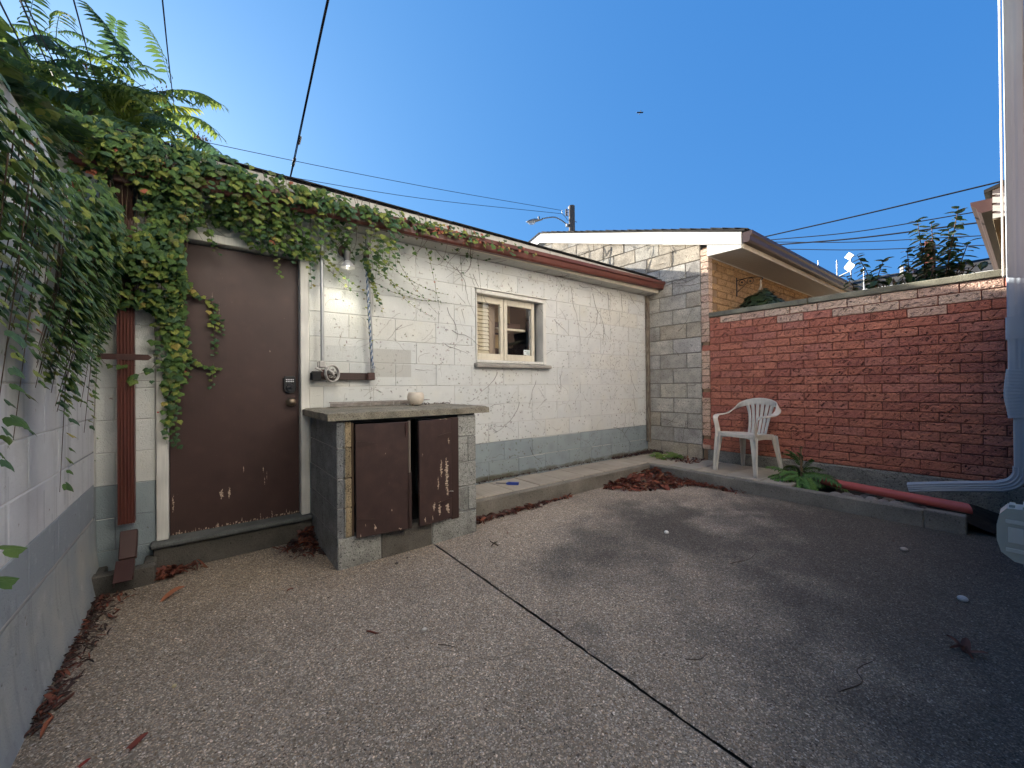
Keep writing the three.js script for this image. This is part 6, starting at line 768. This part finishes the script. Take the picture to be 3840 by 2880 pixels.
// ------------------------------------------------------------------ litter on the ground
{
  const r = rng(401), curl = [0, 1, 2, 3].map((k) => { const g = new THREE.PlaneGeometry(1, 0.42, 6, 3), p = g.attributes.position; for (let i = 0; i < p.count; i++) { const x = p.getX(i), y = p.getY(i), w = Math.sqrt(Math.max(0, 1 - Math.pow(x * 2, 2))) * 0.9 + 0.1; p.setXYZ(i, x * (1 - 0.06 * k), y * w * Math.cos(y * (2 + 2 * k)), 0.45 * y * y * (2 + k) + 0.16 * Math.sin(x * 3 + k) + 0.05 * k * x); } g.rotateX(-Math.PI / 2); g.computeVertexNormals(); return flat(g); });
  const DC = [[0.17, 0.045, 0.025], [0.12, 0.035, 0.022], [0.22, 0.065, 0.032], [0.085, 0.035, 0.025], [0.26, 0.12, 0.06], [0.055, 0.03, 0.024]], dm = mat(0xffffff, 0.75, { vertexColors: true, side: THREE.DoubleSide });
  const pile = (name, label, n, fn, s0, s1, pick) => { const g = []; for (let i = 0; i < n; i++) { const q = fn(i); if (!q) continue; const s = s0 + (s1 - s0) * r(), m = curl[(r() * 4) | 0].clone().scale(s, s, s).rotateX((r() - 0.5) * 1.3).rotateZ((r() - 0.5) * 1.1).rotateY(r() * 6.28).translate(q[0], q[1] + s * 0.12, q[2]), c = DC[pick ? pick() : (r() * r() * 6) | 0], k = 0.7 + 0.6 * r(), a = new Float32Array(m.attributes.position.count * 3); for (let j = 0; j < a.length; j += 3) { a[j] = c[0] * k; a[j + 1] = c[1] * k; a[j + 2] = c[2] * k; } m.setAttribute('color', new THREE.BufferAttribute(a, 3)); g.push(m); } return stuff(solo(name, g, dm, label, 'leaf litter')); };
  const onG = (x, z, h = 0) => [x, gy(x) + h, z];
  pile('leaf_pile', 'heap of dry red-brown leaves swept into the inner corner of the kerb', 900, () => { const a = r(), x = 5.0 - 1.05 * Math.pow(r(), 1.1), z = 0.57 + 0.9 * Math.pow(r(), 1.2), d = Math.hypot((5.0 - x) / 0.95, (z - 0.57) / 0.62); if (d > 1) return null; return onG(x, z, 0.12 * (1 - d) * (1 - d * 0.4) * a); }, 0.05, 0.12);
  pile('leaf_pile', 'trail of dry leaves along the foot of the kerb under the red wall', 120, () => onG(4.99 - 0.10 * r() * r() - 0.03, 1.1 + 0.75 * r() * r(), 0.01 * r()), 0.05, 0.1);
  pile('leaf_pile', 'line of dry leaves and stalks along the foot of the kerb below the window', 260, () => { const t = r(); return onG(2.30 + 1.25 * t * t + 0.1 * r(), 0.575 + 0.07 * r() * r() + 0.04 * (1 - t), 0.03 * r() * (1 - t)); }, 0.03, 0.10, () => (r() < 0.4 ? 3 : (r() * 4) | 0));
  pile('leaf_pile', 'small heap of brown leaves between the door step and the block cupboard', 220, () => { const x = 1.20 - 0.26 * r() * r(), z = 0.09 + 0.42 * r() * r(); return onG(x, z, 0.10 * r() * sm(0.35, 0.05, z) * sm(0.95, 1.2, x)); }, 0.03, 0.085, () => (r() < 0.3 ? 5 : (r() * 4) | 0));
  pile('leaf_pile', 'brown leaves beside the splash block at the foot of the step', 130, () => onG(0.31 + 0.26 * r() * r(), 0.09 + 0.12 * r(), 0.03 * r()), 0.03, 0.08);
  pile('leaf_pile', 'dark rotting leaves along the foot of the left white wall', 520, () => { const z = 0.25 + 1.15 * Math.pow(r(), 1.3); return onG(0.045 + 0.22 * r() * r() * (1 - z / 1.8), z, 0.012 * r()); }, 0.012, 0.05, () => (r() < 0.6 ? 5 : (r() * 4) | 0));
  pile('leaf_litter', 'dark leaf crumbs and twigs in the paved corner below the standing white board', 420, () => { const t = r(); return [5.8 - 0.9 * t * t, WY + 0.01 + 0.03 * r() * (1 - t), 0.03 + 0.16 * r() * (1 - 0.5 * t) + (t < 0.4 ? 0.25 * r() * r() : 0)]; }, 0.02, 0.06, () => (r() < 0.7 ? 5 : 3));
  pile('leaf_litter', 'leaf crumbs gathered along the white wall on the raised walk', 300, () => { const x = 2.32 + 2.9 * Math.pow(r(), 1.5); return [x, WY + 0.004 + 0.01 * r(), 0.02 + 0.035 * r() * (x < 3 ? 1.4 : 0.8)]; }, 0.015, 0.045, () => (r() < 0.7 ? 5 : 3));
  pile('leaf_litter', 'dead leaves round the weeds beside the corner of the red wall', 150, () => [5.35 + 0.42 * r(), WY + 0.006, 0.42 + 0.5 * r()], 0.03, 0.07, () => (r() < 0.5 ? 3 : (r() * 5) | 0));
  pile('leaf_litter', 'dry dark leaves heaped behind the chair beside the sapling', 160, () => [5.42 + 0.24 * r(), WY + 0.09 * r() * r(), 1.86 + 0.16 * r()], 0.03, 0.08, () => (r() < 0.6 ? 5 : 3));
  pile('leaf_litter', 'tiny leaf crumbs and bark flakes scattered over the concrete slab', 260, () => { const x = 0.2 + 4.6 * r(), z = 0.7 + 2.8 * r(); return x < 2.3 && x > 1.15 && z < 0.85 ? null : onG(x, z); }, 0.006, 0.018, () => (r() < 0.6 ? 5 : 3));
  pile('leaf_litter', 'dry creeper bits lying on top of the cupboard slab', 70, () => [1.9 + 0.45 * r(), 1.043, 0.05 + 0.3 * r()], 0.015, 0.04, () => (r() < 0.6 ? 5 : 3));
  const one = (name, label, x, z, s, c, ry, rx = 0.1, k = 1, cat = 'leaf') => { const o = solo(name, curl[k].clone(), mat(lin(...c), 0.7, { side: THREE.DoubleSide }), label, cat, [x, gy(x) + s * 0.07, z]); o.scale.setScalar(s); o.rotation.set(rx, ry, 0); return o; };
  one('fallen_leaf', 'broad dark red fallen leaf alone on the concrete near the left front', 0.337, 1.685, 0.075, [0.20, 0.045, 0.03], 0.4, 0, 0); one('fallen_leaf', 'orange-brown fallen leaf against the foot of the left wall near the front', 0.085, 1.40, 0.10, [0.30, 0.10, 0.05], 1.4, 0.2, 2); one('fallen_leaf', 'dark brown leaf behind the orange one at the foot of the left wall', 0.10, 1.26, 0.10, [0.10, 0.035, 0.025], 1.0, 0.2, 3); one('fallen_leaf', 'curled red-brown leaf on the concrete in front of the cupboard', 1.168, 1.587, 0.075, [0.17, 0.045, 0.03], -0.5, 0.3, 3); one('fallen_leaf', 'long orange-brown leaf in front of the splash block', 0.385, 0.50, 0.13, [0.30, 0.11, 0.05], 0.5, 0.2, 1); one('fallen_leaf', 'bright red scrap of leaf at the very front left of the slab', 0.214, 1.674, 0.04, [0.28, 0.04, 0.03], 0.2, 0.1, 0);
  one('fallen_leaf', 'small red-brown leaf beside the joint near the cupboard corner', 2.44, 0.98, 0.05, [0.18, 0.05, 0.03], 0.9, 0.1, 2); one('fallen_leaf', 'small rusty leaf between the cupboard and the door step front', 0.93, 0.86, 0.045, [0.22, 0.06, 0.035], 0.3, 0.1, 2);
  const dl = thing('dead_leaf_cluster', 'crumpled dead brown leaf with several lobes on the dark slab at the right', 'leaf', [3.108, gy(3.1) + 0.004, 3.349]); for (let i = 0; i < 5; i++) { const o = part('lobe', curl[i % 4], mat(lin(0.11, 0.04, 0.028), 0.8, { side: THREE.DoubleSide }), dl); o.scale.setScalar(0.06 + 0.02 * r()); o.rotation.set(0.4 * (r() - 0.5), i * 1.2, 0.5 * (r() - 0.5)); o.position.set(0.03 * Math.cos(i * 1.2), 0.012, -0.03 * Math.sin(i * 1.2)); }
  const sg = thing('dead_sprig', 'small dark dead sprig on the slab right of the joint', 'twig', [2.225, gy(2.2) + 0.006, 1.097]); part('twig', [tube([[-0.03, 0, 0.01], [0, 0.012, 0], [0.035, 0.004, -0.02]], 0.004, 8, 5), tube([[0, 0.01, 0], [0.0, 0.008, 0.05]], 0.005, 6, 5), tube([[0.0, 0.01, 0], [-0.015, 0.02, -0.03]], 0.004, 6, 5)], M.twig, sg);
  const tw = (label, p) => solo('twig', tube(p.map(([x, z]) => [x, gy(x) + 0.002, z]), 0.0021, 18, 5, 0.6), M.twig, label, 'twig');
  tw('long thin twig on the slab left of the pale stain', [[3.22, 2.33], [3.38, 2.38], [3.55, 2.36]]); tw('bent dark twig on the dark slab at the lower right', [[2.43, 3.08], [2.56, 3.12], [2.62, 3.09], [2.75, 3.12]]); tw('short dark stick in front of the cupboard near the crack', [[1.375, 1.86], [1.40, 1.885], [1.43, 1.93]]); tw('forked twig lying at the kerb foot beside the cupboard', [[2.50, 0.66], [2.58, 0.60], [2.66, 0.61]]); tw('thin twig left of the joint line below the window', [[2.95, 0.66], [3.1, 0.64], [3.2, 0.60]]); tw('small broken stick low on the dark slab', [[2.15, 2.62], [2.2, 2.66], [2.26, 2.66]]);
  const pb = (label, x, z, s, c, k) => { const g = new THREE.IcosahedronGeometry(s, 1), p = g.attributes.position; for (let i = 0; i < p.count; i++) p.setXYZ(i, p.getX(i) * (0.8 + 0.4 * vn(p.getX(i) * 40 + 50, k, 64, k)), p.getY(i) * 0.7, p.getZ(i)); g.computeVertexNormals(); solo('pebble', wuv(g), mat(lin(...c), 0.85), label, 'pebble', [x, gy(x) + s * 0.5, z]); };
  pb('pale pebble on the slab in front of the cupboard', 1.374, 1.72, 0.011, [0.6, 0.56, 0.5], 1); pb('white chip near the pale stain in the middle of the slab', 3.386, 1.78, 0.018, [0.8, 0.79, 0.76], 2); pb('pale grey stone chip on the dark slab at the far right', 3.693, 3.30, 0.022, [0.42, 0.42, 0.42], 3); pb('brown and white pebble before the end of the kerb', 4.3, 2.99, 0.022, [0.4, 0.34, 0.28], 4); pb('yellowish pebble on the left part of the slab', 0.43, 1.42, 0.009, [0.6, 0.52, 0.3], 5); pb('tiny dark pebble before the cupboard base', 1.55, 0.93, 0.012, [0.10, 0.08, 0.07], 6);
  // lighter
  const li = thing('gas_lighter', 'blue long-nosed gas lighter lying on the raised walk', 'lighter', [2.985, WY + 0.016, 0.275]); li.rotation.y = -0.77; part('body', [prismZ([[0.0, -0.010], [0.10, -0.013], [0.103, 0.011], [0.0, 0.012], [-0.02, 0.006], [-0.02, -0.006]], -0.009, 0.009, 0.003)], mat(lin(0.02, 0.05, 0.28), 0.35), li); part('nose', [cyl(0.004, 0.004, 0.11, 8).rotateZ(Math.PI / 2).translate(-0.075, 0.002, 0)], M.black, li); part('trigger', B(0.0, 0.022, 0.011, 0.017, -0.004, 0.004, 0.001), M.black, li);
  // red tag on the left door casing
  solo('warning_tag', B(0.292, 0.303, 1.044, 1.052, 0.0185, 0.0195, 0.0002), mat(lin(0.55, 0.03, 0.04), 0.5), 'tiny red sticker on the left door casing', 'sticker');
}

scene.traverse((o) => { if (o.name === 'flower_pot') o.scale.setScalar(1.12); if (o.isMesh) { o.castShadow = true; o.receiveShadow = true; } });
renderer.render(scene, camera);
